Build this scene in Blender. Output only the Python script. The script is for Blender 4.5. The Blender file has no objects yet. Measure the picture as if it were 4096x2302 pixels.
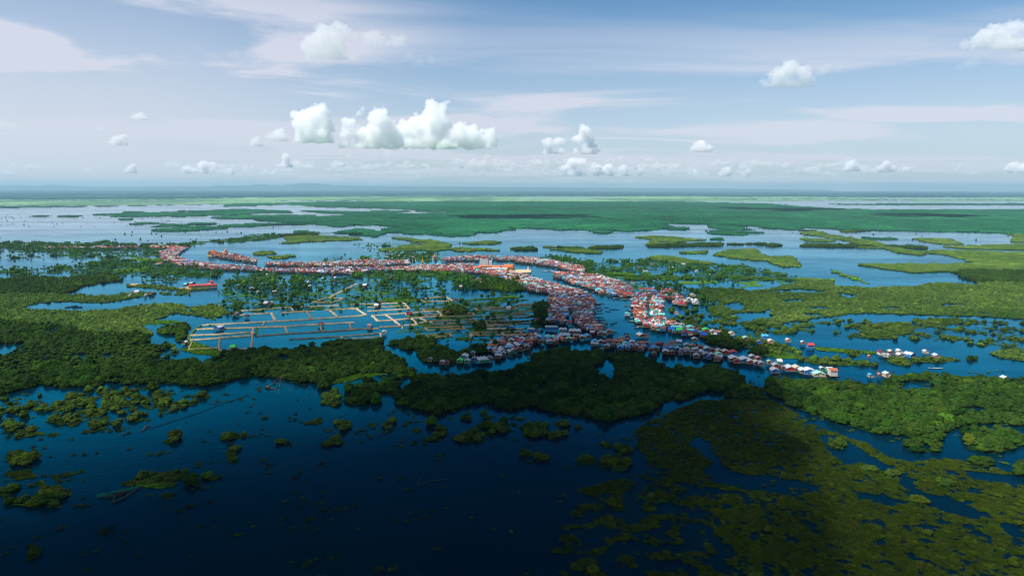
import bpy, bmesh, math, random
import numpy as np
from mathutils import Matrix, Vector

random.seed(7); rng = np.random.default_rng(7)
R = math.radians
scene = bpy.context.scene
COL = scene.collection
H = 200.0                      # height of the camera above the flood water
F = 683.0                      # focal length in pixels of a 1024 wide picture
PITCH, ROLL = 8.31, 0.11

# ------------------------------------------------------------------ camera
cam_d = bpy.data.cameras.new('camera'); cam = bpy.data.objects.new('camera', cam_d); COL.objects.link(cam)
cam_d.sensor_width = 36; cam_d.lens = 36*F/1024; cam_d.clip_start = 1; cam_d.clip_end = 200000
M = Matrix.Rotation(R(90-PITCH), 4, 'X') @ Matrix.Rotation(R(ROLL), 4, 'Z')
M = Matrix.Translation((0, 0, H)) @ M
cam.matrix_world = M
scene.camera = cam
M3 = np.array(M.to_3x3())      # camera axes as columns

def ray(X, Y):
    """direction through a point of the 4096 wide photograph"""
    X = np.asarray(X, float); Y = np.asarray(Y, float)
    c = np.stack([(X/4-512)/F, (287.5-Y/4)/F, -np.ones_like(X)], -1)
    return c @ M3.T
def ground(X, Y, z=0.0):
    d = ray(X, Y)
    t = (z-H)/np.minimum(d[..., 2], -1e-5)
    return d[..., 0]*t, d[..., 1]*t
def project(x, y, z=0.0):
    p = np.stack([np.asarray(x, float), np.asarray(y, float), np.zeros_like(np.asarray(x, float))+z-H], -1) @ M3
    w = np.maximum(-p[..., 2], 1e-3)
    return (p[..., 0]/w*F+512)*4, (287.5-p[..., 1]/w*F)*4

# ------------------------------------------------------------------ noise
def vnoise(x, y, seed=0):
    xi = np.floor(x).astype(np.int64); yi = np.floor(y).astype(np.int64)
    fx = x-xi; fy = y-yi
    fx = fx*fx*(3-2*fx); fy = fy*fy*(3-2*fy)
    def h(a, b):
        n = (a*374761393+b*668265263+seed*1274126177) & 0xffffffff
        n = ((n ^ (n >> 13))*1274126177) & 0xffffffff
        return ((n ^ (n >> 16)) & 0xffff)/65535.0
    return (h(xi, yi)*(1-fx)+h(xi+1, yi)*fx)*(1-fy)+(h(xi, yi+1)*(1-fx)+h(xi+1, yi+1)*fx)*fy
def fbm(x, y, s, seed=0, o=4):
    v = 0; a = 0.5; t = 0
    for k in range(o):
        v = v+a*vnoise(x/s*2**k, y/s*2**k, seed+k*17); t += a; a *= 0.55
    return v/t
def rank(n, k=0.30):
    return np.clip((n-0.5)/k*0.5+0.5, 0, 1)

# ------------------------------------------------------------------ land map, traced over the photograph
WATER, FF, FL, SC, OL, DF, GR, MUD, PT, MT, TN, PF = range(12)
X0, Y0, CS = -900, 740, 2.0
NW, NH = 2950, 860
cls = np.zeros((NH, NW), np.int8); den = np.zeros((NH, NW), np.float32)
def paint(c, d, pts):
    p = np.array(pts, float)
    i0 = max(0, int((p[:, 1].min()-Y0)/CS)); i1 = min(NH-1, int((p[:, 1].max()-Y0)/CS)+1)
    for i in range(i0, i1+1):
        y = Y0+i*CS+0.01
        xs = []
        for a, b in zip(p, np.roll(p, -1, 0)):
            if (a[1] > y) != (b[1] > y): xs.append(a[0]+(y-a[1])*(b[0]-a[0])/(b[1]-a[1]))
        xs.sort()
        for a, b in zip(xs[::2], xs[1::2]):
            ja = max(0, int(math.ceil((a-X0)/CS))); jb = min(NW-1, int((b-X0)/CS))
            if jb >= ja: cls[i, ja:jb+1] = c; den[i, ja:jb+1] = d
E = 5000; W_ = -900
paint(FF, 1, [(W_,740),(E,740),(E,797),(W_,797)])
paint(FL, .82, [(W_,797),(0,797),(600,796),(1024,787),(1400,784),(2600,783),(3300,786),(E,788),(E,806),(3300,801),(2600,804),(2048,803),(1350,805),(1024,812),(400,818),(W_,819)])
paint(SC, .9, [(W_,823),(400,822),(900,813),(1100,811),(400,823),(0,829),(W_,830)])
paint(SC, .97, [(900,813),(1350,804),(2048,803),(2700,803),(3072,812),(3250,826),(3500,838),(4096,833),(E,832),(E,940),(4096,936),(4000,930),(3850,923),(3700,923),(3560,921),(3400,915),(3200,907),(3072,906),(2900,897),(2784,893),(2640,893),(2690,908),(2600,915),(2517,925),(2406,915),(2340,917),(2267,918),(2150,913),(2048,907),(2040,915),(1960,929),(1880,928),(1830,922),(1760,930),(1640,922),(1530,915),(1620,907),(1521,899),(1470,900),(1422,895),(1362,906),(1274,895),(1150,897),(1024,900),(880,906),(900,900),(1024,892),(1200,893),(1180,888),(1040,880),(1024,874),(900,872),(860,868),(1000,860),(1240,858),(1270,866),(1400,853),(1300,850),(1200,840),(1020,838),(700,838),(900,828)])
for p in ([(680,830),(1024,820),(1150,817),(1300,826),(1450,829),(1560,833),(1700,838),(1740,841),(1600,843),(1500,841),(1480,846),(1300,842),(1000,840),(760,842),(600,840)],
          [(1560,848),(1650,843),(1800,845),(1803,850),(1700,852),(1600,853)],
          [(1270,862),(1340,856),(1440,854),(1400,859),(1280,865)], [(1060,874),(1150,870),(1240,868),(1230,872),(1100,877)],
          [(1024,846),(1130,843),(1240,845),(1200,850),(1080,853),(1024,852)],
          [(1545,870),(1640,866),(1610,872),(1550,873)], [(1530,886),(1600,879),(1600,884),(1540,890)],
          [(2330,868),(2410,869),(2420,872),(2330,871)], [(2540,874),(2580,877),(2545,878)], [(2500,896),(2540,897),(2500,899)], [(2520,837),(2560,839),(2520,840)],
          [(1710,912),(1780,906),(1790,912),(1740,918)], [(1700,930),(1760,921),(1850,912),(1830,909),(1740,917),(1690,926)], [(3670,910),(3740,910),(3740,914),(3680,914)],
          [(2180,908),(2230,912),(2180,915)], [(1990,908),(2060,906),(2050,913),(2000,912)]):
    paint(WATER, 0, p)
paint(WATER, 0, [(3000,804),(3200,803),(3800,806),(E,805),(E,812),(4096,812),(3800,813),(3400,811),(3200,806)])
paint(WATER, 0, [(3140,812),(3300,811),(3420,818),(3600,822),(3800,818),(E,816),(E,836),(4096,836),(3900,837),(3700,836),(3500,839),(3300,831),(3200,824)])
paint(SC, 1, [(3300,813),(3500,812),(E,812),(E,818),(3900,819),(3500,819),(3350,816)])
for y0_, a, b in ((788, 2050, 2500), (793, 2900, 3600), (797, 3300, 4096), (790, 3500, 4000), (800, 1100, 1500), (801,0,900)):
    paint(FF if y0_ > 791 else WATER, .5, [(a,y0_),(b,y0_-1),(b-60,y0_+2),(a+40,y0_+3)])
isl = {SC: [
 [(382,856),(500,852),(505,845),(560,846),(580,850),(700,847),(800,852),(815,860),(700,863),(560,864),(440,866),(500,860)],
 [(680,841),(800,842),(850,840),(950,835),(1024,837),(1150,842),(1160,850),(1024,850),(950,855),(860,860),(820,852),(760,843)],
 [(860,868),(950,860),(1024,859),(1240,858),(1240,872),(1024,873),(870,871)],
 [(243,864),(300,860),(305,865)], [(565,892),(630,888),(640,891),(590,894)], [(485,873),(520,874),(515,878),(490,878)], [(120,861),(170,860),(200,864),(160,864)],
 [(615,903),(690,896),(740,900),(640,905)], [(613,918),(640,914),(700,910),(800,905),(900,910),(870,915),(790,918),(700,923),(640,924)],
 [(890,904),(960,900),(1024,896),(1080,898),(1024,904),(920,906)], [(770,892),(840,892),(840,896),(775,896)], [(530,893),(560,893),(555,896)],
 [(1520,925),(1620,910),(1750,908),(1830,912),(1800,930),(1870,940),(1800,942),(1700,935),(1600,930)],
 [(1345,932),(1400,916),(1460,915),(1540,930),(1500,945),(1440,938)], [(1200,925),(1280,928),(1200,936)], [(1700,930),(1850,925),(1900,938),(1800,943)],
 [(2380,920),(2430,921),(2455,923),(2400,930)], [(2850,923),(2950,925),(3036,930),(2940,938),(2860,933)],
 [(2830,896),(2950,905),(3000,917),(2920,919),(2840,904)], [(2680,915),(2740,905),(2755,908),(2700,920)], [(2840,953),(2880,950),(2890,957),(2850,958)],
 [(3060,905),(3200,910),(3180,915),(3080,912)], [(3440,945),(3500,950),(3580,952),(3560,957),(3480,954)], [(3350,915),(3460,918),(3440,922)]],
 OL: [
 [(1525,1000),(1600,982),(1640,976),(1660,962),(1720,957),(1800,975),(1780,1000),(1740,1003),(1680,998),(1550,1005)], [(1560,948),(1620,950),(1690,960),(1640,963)],
 [(1850,973),(1950,963),(2000,968),(1980,975),(1900,976)], [(1780,992),(1850,990),(1960,995),(1990,1000),(1850,1003)],
 [(1120,972),(1160,960),(1130,938),(1220,940),(1320,945),(1430,950),(1440,957),(1330,960),(1200,968)],
 [(2545,946),(2640,942),(2740,952),(2820,958),(2700,965),(2690,980),(2620,985),(2583,985),(2600,965),(2620,955)],
 [(2048,995),(2200,985),(2300,990),(2405,1005),(2400,1012),(2300,1008),(2250,1000),(2180,994),(2048,1000)],
 [(2600,1030),(2650,1022),(2740,1035),(2850,1050),(2840,1056),(2750,1052),(2650,1045),(2600,1040)], [(2720,1008),(2820,1004),(2820,1010),(2740,1012)],
 [(2860,1018),(2920,1000),(3010,995),(3030,1010),(3072,1024),(3160,1025),(3200,1062),(3140,1065),(3072,1042),(2950,1033)],
 [(3190,918),(3270,925),(3300,935),(3400,950),(3500,965),(3540,978),(3520,988),(3470,984),(3400,964),(3300,947),(3230,935)],
 [(3205,952),(3250,951),(3330,962),(3300,966),(3220,961)], [(3440,988),(3540,980),(3600,993),(3700,1010),(3680,1020),(3600,1010),(3540,992)],
 [(3660,952),(3800,955),(3850,975),(3780,975),(3700,965)], [(3780,985),(4096,975),(E,980),(E,1002),(4096,998),(3850,992)], [(4060,940),(E,940),(E,975),(4050,966)],
 [(1024,1008),(1080,1004),(1092,1014),(1024,1018)], [(1075,1026),(1160,1019),(1180,1025),(1110,1033)], [(1290,1052),(1360,1040),(1372,1045),(1310,1056)],
 [(480,1172),(560,1167),(620,1172),(560,1182),(490,1182)], [(1440,985),(1560,983),(1530,990)]]}
for c, L in isl.items():
    for p in L: paint(c, .84, p)
# rows of trees standing in the lakes
def belt(c, d, pts, w):
    for (x, y), (x2, y2) in zip(pts, pts[1:]):
        paint(c, d, [(x,y-w),(x2,y2-w),(x2,y2+w),(x,y+w)])
belt(DF, .55, [(2360,991),(2500,987),(2640,983),(2800,977),(3072,980),(3430,983)], 4)
belt(DF, .5, [(3430,984),(3540,986),(3700,990)], 3)
belt(DF, .5, [(3060,915),(3190,922),(3300,925),(3450,920)], 3)
belt(GR, .7, [(3330,1080),(3380,1100),(3470,1132)], 3)
belt(TN, .5, [(1400,975),(1500,988),(1540,972),(1600,985)], 6)
belt(DF, .6, [(2050,996),(2150,992),(2330,992)], 4)
belt(DF, .45, [(1024,940),(1100,945),(1300,932),(1440,935)], 4)
# west shore
paint(TN, .75, [(W_,970),(110,967),(265,969),(330,972),(420,963),(455,965),(520,975),(700,978),(760,966),(830,957),(900,952),(960,948),(1000,936),(1100,930),(1120,950),(1024,962),(950,970),(860,967),(760,982),(720,992),(640,1003),(600,1006),(300,1006),(150,1004),(W_,1006)])
paint(TN, .6, [(W_,1024),(60,1016),(240,1014),(330,1000),(560,995),(640,1000),(640,1034),(560,1045),(460,1035),(400,1030),(290,1032),(270,1020),(90,1030)])
paint(GR, .55, [(470,1045),(560,1030),(640,1030),(650,1060),(700,1075),(640,1085),(520,1070)])
paint(TN, .72, [(W_,1085),(150,1073),(290,1055),(420,1043),(480,1033),(620,1045),(700,1060),(800,1075),(790,1095),(600,1104),(440,1100),(300,1103),(270,1087),(100,1096),(W_,1100)])
paint(GR, .8, [(450,1075),(560,1070),(620,1065),(600,1078),(480,1090)])
paint(TN, .75, [(690,1070),(760,1060),(860,1075),(900,1085),(870,1105),(760,1110),(700,1100)])
paint(TN, .6, [(560,1110),(700,1105),(730,1115),(720,1128),(580,1130)])
paint(OL, .8, [(505,1136),(560,1134),(700,1147),(760,1147),(840,1155),(760,1165),(600,1150),(510,1144)])
paint(OL, .75, [(635,1168),(740,1168),(790,1172),(740,1178),(650,1176)])
paint(MUD, 1, [(505,1136),(545,1132),(560,1138),(520,1142)]); paint(MUD, 1, [(700,1147),(760,1147),(762,1158),(700,1150)])
paint(DF, .97, [(W_,1120),(0,1118),(120,1107),(280,1112),(420,1100),(470,1115),(500,1122),(400,1130),(330,1142),(300,1162),(220,1174),(100,1168),(0,1177),(W_,1177)])
paint(OL, .98, [(W_,1172),(0,1174),(140,1170),(300,1175),(400,1182),(480,1178),(620,1176),(500,1195),(430,1207),(330,1207),(280,1203),(160,1210),(110,1222),(80,1230),(150,1238),(250,1238),(330,1243),(400,1240),(470,1235),(560,1218),(690,1212),(735,1216),(745,1240),(790,1260),(750,1275),(690,1290),(600,1310),(620,1350),(690,1370),(710,1412),(500,1416),(380,1412),(200,1415),(0,1418),(W_,1418)])
paint(DF, .8, [(W_,1290),(0,1280),(100,1295),(230,1300),(360,1330),(560,1335),(620,1352),(680,1375),(700,1411),(380,1413),(0,1416),(W_,1416)])
paint(GR, .35, [(560,1300),(700,1250),(790,1262),(760,1282),(720,1300),(600,1320)])
for p in ([(170,1318),(235,1308),(236,1330),(190,1326)], [(385,1314),(420,1312),(410,1326)], [(W_,1372),(0,1374),(110,1370),(60,1396),(0,1402),(W_,1404)], [(460,1400),(500,1392),(480,1404)], [(465,1303),(490,1301),(480,1308)]): paint(WATER, 0, p)
paint(OL, .97, [(740,1224),(850,1217),(900,1224),(960,1215),(1000,1212),(1010,1225),(950,1240),(880,1264),(830,1270),(790,1257),(760,1237)])
paint(TN, .9, [(890,1222),(1000,1206),(1005,1222),(960,1245),(910,1248),(895,1235)])
paint(DF, .85, [(620,1330),(660,1308),(740,1297),(755,1305),(738,1330),(725,1360),(712,1366),(700,1342),(640,1338)])
paint(GR, .5, [(585,1350),(620,1330),(700,1340),(712,1362),(690,1376),(600,1370)])
paint(GR, .45, [(780,1290),(860,1270),(855,1298),(800,1305)])
paint(GR, .8, [(750,1360),(790,1370),(880,1398),(870,1420),(780,1412),(720,1398)])
# near forest belt
paint(DF, .93, [(W_,1428),(0,1425),(280,1428),(560,1421),(700,1430),(800,1431),(812,1452),(828,1431),(900,1428),(880,1404),(900,1395),(1024,1388),(1290,1378),(1400,1366),(1520,1363),(1532,1378),(1500,1390),(1560,1398),(1600,1420),(1620,1450),(1650,1465),(1672,1482),(1760,1488),(1850,1492),(1900,1488),(2000,1473),(2048,1466),(2130,1430),(2140,1410),(2255,1387),(2326,1391),(2400,1398),(2485,1399),(2565,1406),(2605,1430),(2684,1458),(2883,1452),(2943,1478),(3042,1500),(3092,1509),(3200,1506),(3310,1510),(3400,1514),(3470,1522),(3520,1510),(3565,1497),(3669,1484),(3788,1489),(3947,1497),(4096,1508),(E,1512),
   (E,1720),(4096,1700),(3960,1690),(3850,1700),(3760,1745),(3640,1745),(3500,1732),(3400,1702),(3250,1652),(3160,1622),(3085,1570),(3060,1600),(2950,1590),(2700,1600),(2650,1605),(2640,1640),(2560,1650),(2500,1668),(2440,1680),(2300,1662),(2200,1645),(2130,1625),(2048,1642),(1940,1605),(1880,1615),(1745,1662),(1690,1645),(1600,1612),(1578,1580),(1640,1540),(1660,1510),(1600,1508),(1560,1500),(1480,1492),(1440,1497),(1400,1505),(1330,1520),(1300,1532),(1200,1527),(1120,1512),(1024,1502),(950,1514),(880,1532),(830,1547),(760,1542),(700,1532),(600,1533),(520,1538),(420,1522),(380,1548),(300,1542),(260,1555),(220,1547),(150,1532),(130,1548),(60,1563),(0,1583),(W_,1600)])
for p in ([(1100,1424),(1160,1418),(1172,1424),(1150,1433),(1105,1432)], [(1210,1420),(1250,1414),(1240,1424)], [(2400,1445),(2440,1430),(2470,1470),(2480,1490),(2450,1505),(2400,1495),(2380,1480)], [(2350,1478),(2370,1478),(2364,1490)],
          [(2160,1530),(2190,1532),(2192,1560),(2172,1578),(2162,1555)], [(2660,1460),(2700,1448),(2800,1448),(2830,1452),(2800,1458),(2720,1462),(2700,1466),(2680,1482)], [(2480,1560),(2520,1565),(2500,1572)],
          [(2830,1560),(2960,1575),(2900,1590),(2760,1625),(2740,1600)], [(2950,1470),(3010,1490),(3070,1500),(3075,1560),(3060,1620),(3045,1560),(3020,1545),(2980,1520)],
          [(3560,1525),(3700,1522),(3830,1528),(3830,1540),(3700,1538),(3600,1545)], [(3790,1590),(3870,1600),(3850,1615),(3800,1610)], [(3870,1625),(3940,1625),(3970,1650),(3900,1660)], [(3950,1635),(4096,1650),(E,1660),(E,1680),(4096,1668),(4000,1655)],
          [(3980,1490),(4020,1498),(4040,1516),(3985,1515)], [(3470,1505),(3560,1505),(3575,1518),(3480,1528)], [(2600,1640),(2650,1600),(2680,1620),(2660,1660),(2620,1680)]): paint(WATER, 0, p)
paint(GR, .85, [(1325,1522),(1400,1500),(1480,1490),(1550,1490),(1540,1500),(1480,1515),(1400,1530),(1340,1535)])
paint(GR, .35, [(1320,1535),(1560,1490),(1555,1520),(1480,1545),(1360,1560)])
paint(DF, .8, [(1390,1600),(1410,1570),(1450,1540),(1500,1525),(1535,1545),(1510,1590),(1510,1615),(1400,1620)])
paint(OL, .75, [(1283,1580),(1340,1560),(1370,1575),(1370,1615),(1330,1625),(1283,1615)])
paint(DF, .6, [(1520,1530),(1580,1510),(1600,1540),(1560,1580),(1530,1560)]); paint(DF, .8, [(1380,1553),(1410,1548),(1412,1566),(1384,1562)])
paint(DF, .9, [(1286,1520),(1312,1520),(1312,1556),(1290,1556)])
# peninsula by the near channel
paint(DF, .9, [(1540,1380),(1580,1368),(1640,1352),(1720,1347),(1742,1370),(1700,1392),(1660,1400),(1600,1392)])
paint(DF, .8, [(1660,1402),(1700,1392),(1780,1395),(1880,1388),(1950,1383),(1960,1410),(1850,1430),(1820,1447),(1700,1443),(1680,1420)])
paint(TN, .5, [(1740,1345),(1790,1340),(1800,1400),(1760,1395)]); paint(TN, .5, [(1850,1360),(1990,1350),(2050,1370),(2000,1395),(1900,1388)])
paint(GR, .6, [(2200,1392),(2270,1385),(2260,1398),(2210,1405)])
# fish pond country, west of the wide channel
paint(TN, .62, [(930,1100),(1000,1092),(1100,1092),(1250,1098),(1400,1098),(1430,1118),(1380,1140),(1280,1160),(1180,1180),(1060,1200),(900,1190),(870,1168),(900,1130)])
paint(PF, .5, [(880,1170),(960,1160),(1200,1175),(1400,1150),(1480,1130),(1700,1130),(1700,1210),(1400,1230),(1300,1240),(1000,1245),(930,1215)])
paint(TN, .8, [(1380,1082),(1450,1076),(1560,1092),(1640,1080),(1720,1086),(1850,1096),(1900,1112),(1980,1102),(2050,1112),(2110,1150),(2080,1160),(1960,1155),(1850,1146),(1780,1130),(1640,1120),(1500,1118),(1400,1102)])
paint(WATER, 0, [(1660,1108),(1750,1100),(1760,1112),(1690,1118)]); paint(WATER, 0, [(1730,1125),(1800,1118),(1830,1130),(1740,1138)])
paint(TN, .75, [(1590,1175),(1680,1168),(1690,1198),(1620,1202),(1585,1190)])
paint(TN, .5, [(1500,1120),(1640,1120),(1700,1140),(1900,1150),(1960,1165),(1800,1195),(1690,1200),(1600,1165),(1500,1150)])
paint(GR, .9, [(1540,1195),(1680,1196),(1690,1206),(1500,1205)]); paint(GR, .8, [(1820,1185),(1960,1178),(2060,1175),(2080,1190),(1830,1198)])
paint(TN, .4, [(1800,1150),(2020,1165),(2060,1180),(1820,1200),(1690,1190)])
paint(DF, .8, [(1900,1128),(1990,1120),(2100,1148),(2090,1162),(2000,1160),(1920,1155)])
paint(PF, .42, [(1560,1215),(1700,1200),(2080,1190),(2200,1215),(2200,1300),(2150,1350),(1900,1360),(1700,1350),(1600,1300),(1640,1260)])
paint(DF, .85, [(2130,1215),(2230,1210),(2235,1260),(2180,1300),(2140,1300)])
paint(DF, .9, [(1785,1232),(1830,1222),(1870,1240),(1850,1262),(1780,1262)]); paint(DF, .9, [(1895,1298),(1935,1302),(1935,1318),(1897,1318)])
paint(TN, .62, [(1290,1038),(1500,1030),(1640,1008),(1760,1012),(1760,1042),(1640,1044),(1480,1041),(1300,1050)])
# east of the channel
paint(TN, .75, [(2160,1028),(2240,1022),(2330,1040),(2340,1060),(2240,1050),(2160,1045)])
paint(TN, .85, [(2270,1040),(2350,1042),(2400,1055),(2450,1070),(2480,1090),(2350,1100),(2330,1080),(2280,1062)])
paint(TN, .68, [(2350,1050),(2500,1035),(2620,1040),(2700,1050),(2900,1060),(3000,1062),(3110,1085),(3110,1118),(2950,1112),(2700,1110),(2500,1105),(2400,1090)])
paint(GR, .5, [(2380,1092),(2560,1090),(2900,1104),(3110,1112),(3180,1130),(2900,1150),(2700,1156),(2520,1150)])
paint(TN, .6, [(2700,1072),(3110,1080),(3200,1118),(2960,1128),(2740,1120)])
paint(PF, .6, [(2400,1095),(2600,1098),(2750,1112),(2700,1150),(2520,1150),(2440,1120)])
paint(TN, .45, [(2480,1120),(2900,1118),(3000,1140),(2860,1152),(2620,1154)])
paint(PF, .55, [(2900,1112),(2900,1098),(3072,1110),(3200,1118),(3180,1130),(2900,1118)])
paint(GR, .9, [(2520,1148),(2640,1150),(2700,1162),(2600,1165)]); paint(GR, .85, [(2700,1125),(2860,1120),(2870,1128),(2720,1135)])
paint(TN, .6, [(2620,1150),(2760,1152),(2800,1170),(2790,1190),(2700,1195),(2620,1180)])
paint(OL, .97, [(2750,1190),(2800,1178),(2760,1158),(2850,1150),(2960,1152),(2990,1162),(3072,1155),(3110,1143),(3180,1130),(3190,1112),(3330,1118),(3335,1142),(3500,1149),(3650,1142),(3720,1130),(3840,1133),(3915,1138),(3910,1120),(3830,1087),(3750,1082),(3660,1088),(3540,1074),(3420,1054),(3600,1055),(3760,1055),(3880,1053),(3900,1048),(3800,1020),(3720,1010),(3690,1000),(3900,1003),(4096,1010),(E,1010),(E,1262),(4096,1275),(3900,1262),(3800,1260),(3600,1254),(3400,1250),(3350,1262),(3250,1270),(3072,1300),(2950,1275),(2850,1262),(2830,1235),(2860,1210),(2830,1198)])
paint(DF, .9, [(3830,1090),(3890,1080),(4000,1085),(E,1088),(E,1120),(3980,1126),(3900,1126),(3850,1106)])
paint(WATER, 0, [(4000,1091),(E,1089),(E,1094),(4010,1095)])
for p in ([(2900,1256),(3000,1246),(3120,1262),(3060,1276),(2940,1270)], [(3120,1200),(3200,1194),(3210,1204),(3130,1208)], [(3500,1228),(3580,1222),(3600,1232),(3520,1236)], [(3760,1215),(3850,1210),(3860,1220),(3770,1224)], [(3230,1225),(3300,1222),(3310,1230),(3240,1234)], [(3080,1159),(3200,1155),(3290,1160),(3300,1167),(3200,1166),(3090,1167)], [(3350,1168),(3430,1178),(3400,1192),(3370,1184)], [(2890,1215),(2960,1205),(2990,1225),(2960,1240),(2900,1232)], [(3000,1255),(3080,1235),(3100,1252),(3040,1262)], [(3220,1250),(3300,1255),(3300,1262),(3220,1262)]): paint(WATER, 0, p)
paint(TN, .7, [(2780,1200),(2860,1190),(2880,1205),(2870,1222),(2800,1222)])
paint(PT, .36, [(2660,1210),(2780,1225),(2850,1262),(3000,1272),(3072,1300),(3250,1272),(3350,1264),(3420,1285),(3560,1288),(3700,1275),(3850,1280),(4096,1290),(E,1300),(E,1424),(4096,1412),(3980,1400),(3900,1375),(3800,1362),(3650,1360),(3500,1352),(3350,1344),(3200,1335),(3050,1345),(2900,1318),(2780,1330),(2680,1310),(2640,1260)])
paint(PT, .8, [(3440,1300),(3560,1290),(3640,1300),(3640,1330),(3560,1352),(3440,1348)]); paint(PT, .8, [(3650,1275),(3840,1272),(3860,1290),(3740,1302),(3660,1296)])
paint(OL, .97, [(3960,1410),(4000,1400),(4096,1395),(E,1398),(E,1446),(4096,1442),(4000,1430)])
paint(PT, .62, [(2900,1350),(2960,1340),(3072,1360),(3140,1380),(3200,1400),(3190,1432),(3100,1425),(2980,1400),(2920,1385)])
paint(GR, .85, [(3072,1410),(3190,1425),(3200,1434),(3120,1432),(3060,1420)]); paint(DF, .75, [(2800,1335),(2900,1335),(2960,1380),(3000,1400),(2940,1396),(2830,1372)])
paint(DF, .6, [(2920,1385),(2980,1385),(3060,1408),(3060,1425),(3000,1412)])
paint(PT, .9, [(3200,1428),(3300,1432),(3420,1445),(3515,1458),(3500,1463),(3380,1461),(3250,1452),(3205,1440)])
paint(GR, .95, [(3255,1385),(3360,1392),(3500,1405),(3520,1416),(3400,1412),(3270,1398)]); paint(PT, .7, [(3400,1400),(3440,1400),(3440,1425),(3395,1422)])
paint(PT, .85, [(3530,1425),(3600,1430),(3645,1448),(3620,1460),(3560,1450)]); paint(PT, .85, [(3640,1430),(3800,1428),(3850,1440),(3740,1448),(3650,1448)])
paint(DF, .95, [(3870,1412),(3915,1412),(3915,1440),(3870,1438)])
# open marsh in the near water
paint(PT, .40, [(W_,1600),(60,1592),(350,1560),(560,1547),(760,1562),(850,1585),(700,1640),(560,1700),(300,1740),(W_,1760)])
for p in ([(235,1610),(300,1585),(400,1580),(360,1620),(260,1650)], [(410,1600),(500,1598),(500,1625),(430,1640)], [(560,1610),(580,1605),(597,1620),(585,1637)], [(600,1565),(680,1565),(670,1600),(650,1640),(620,1630)], [(680,1610),(710,1605),(740,1615),(700,1630)],
          [(255,1680),(310,1670),(330,1685),(280,1705)], [(360,1690),(440,1660),(420,1700),(380,1715)], [(430,1690),(480,1670),(470,1705)], [(10,1700),(50,1685),(75,1715),(30,1725)], [(75,1665),(110,1655),(120,1672)],
          [(30,1800),(80,1797),(145,1815),(115,1866),(70,1860),(28,1838)], [(0,1945),(60,1935),(75,1950),(0,1985)], [(0,1990),(100,1990),(200,1950),(270,1955),(280,1970),(210,2000),(230,2025),(120,2022),(0,2010)], [(145,1925),(175,1920),(178,1948),(150,1950)],
          [(475,1938),(560,1905),(620,1890),(690,1878),(738,1885),(715,1920),(640,1935),(560,1945)], [(760,1905),(790,1902),(800,1945),(765,1935)], [(820,1905),(860,1895),(885,1905),(850,1920)], [(650,1762),(700,1747),(708,1762),(665,1772)], [(652,1975),(690,1972),(685,1995),(655,1995)],
          [(105,2228),(150,2200),(168,2215),(130,2235)], [(1205,1690),(1280,1665),(1282,1690),(1215,1695)], [(1290,1765),(1360,1757),(1370,1770),(1300,1785)], [(1100,1765),(1145,1758),(1140,1775)], [(1330,1690),(1390,1680),(1400,1710),(1350,1725)], [(1460,1695),(1500,1690),(1490,1710)],
          [(880,1745),(970,1735),(980,1742),(890,1765)], [(910,1795),(950,1790),(955,1845),(920,1850)]): paint(PT, .82, p)
paint(GR, .95, [(545,1938),(640,1930),(700,1933),(690,1947),(600,1950)]); paint(MT, .5, [(180,1900),(250,1895),(340,1870),(330,1885),(230,1920)]); paint(MT, .5, [(30,1890),(130,1875),(140,1910),(10,1925)])
paint(PT, .34, [(1500,1680),(1620,1660),(1750,1690),(1900,1640),(2050,1665),(2200,1680),(2300,1700),(2440,1710),(2400,1740),(2300,1760),(2100,1760),(1900,1770),(1700,1760),(1540,1740)])
for p in ([(1830,1740),(1920,1735),(1930,1760),(1850,1770)], [(1980,1690),(2030,1690),(2040,1730),(1990,1720)], [(2090,1700),(2180,1690),(2180,1745),(2100,1745)], [(2395,1765),(2430,1758),(2435,1785),(2400,1790)], [(2290,1832),(2380,1825),(2385,1850),(2310,1855)],
          [(2395,1835),(2435,1838),(2430,1870),(2400,1865)], [(2450,1775),(2500,1770),(2520,1810),(2470,1815)], [(2445,1830),(2520,1830),(2500,1880),(2450,1885)], [(2150,1825),(2200,1825),(2190,1845),(2150,1845)], [(2100,1800),(2140,1800),(2140,1825),(2100,1825)], [(2300,1900),(2325,1900),(2322,1940),(2300,1940)]): paint(PT, .8, p)
paint(PT, .11, [(1750,1840),(2100,1850),(2400,1900),(2700,2000),(2900,2250),(2500,2302),(2150,2302),(2000,2100),(1900,1950)])
paint(MT, .3, [(2250,2130),(2500,2080),(2620,2150),(2700,2302),(2400,2302),(2250,2230)])
# olive marsh at the near right
paint(MT, .76, [(2560,1700),(2700,1640),(2800,1600),(2950,1595),(3080,1600),(3160,1640),(3260,1700),(3350,1730),(3450,1765),(3560,1830),(3640,1850),(3760,1830),(3900,1850),(4096,1900),(E,1950),(E,2420),(3200,2420),(3180,2250),(3100,2100),(3050,2000),(2960,1960),(2880,1960),(2740,1960),(2700,1920),(2600,1860),(2540,1780)])
paint(WATER, 0, [(2790,1740),(2900,1790),(2960,1850),(3100,1900),(3300,1950),(3200,1990),(3000,1960),(2860,1930),(2800,1880),(2840,1840),(2760,1780)])
paint(MT, .42, [(2300,1960),(2600,1880),(2900,1960),(3100,2000),(3200,2420),(2300,2420),(2200,2200)])
paint(MT, .7, [(2760,1980),(3060,1960),(3150,2100),(3230,2420),(2940,2420),(2900,2200)])
paint(MT, .8, [(2840,1720),(3000,1740),(3080,1800),(3060,1900),(2900,1880),(2860,1800)])
paint(WATER, 0, [(3340,1740),(3420,1780),(3560,1860),(3660,1920),(3720,1990),(3640,1960),(3560,1890),(3440,1850),(3380,1860),(3300,1790),(3280,1740)])
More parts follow.
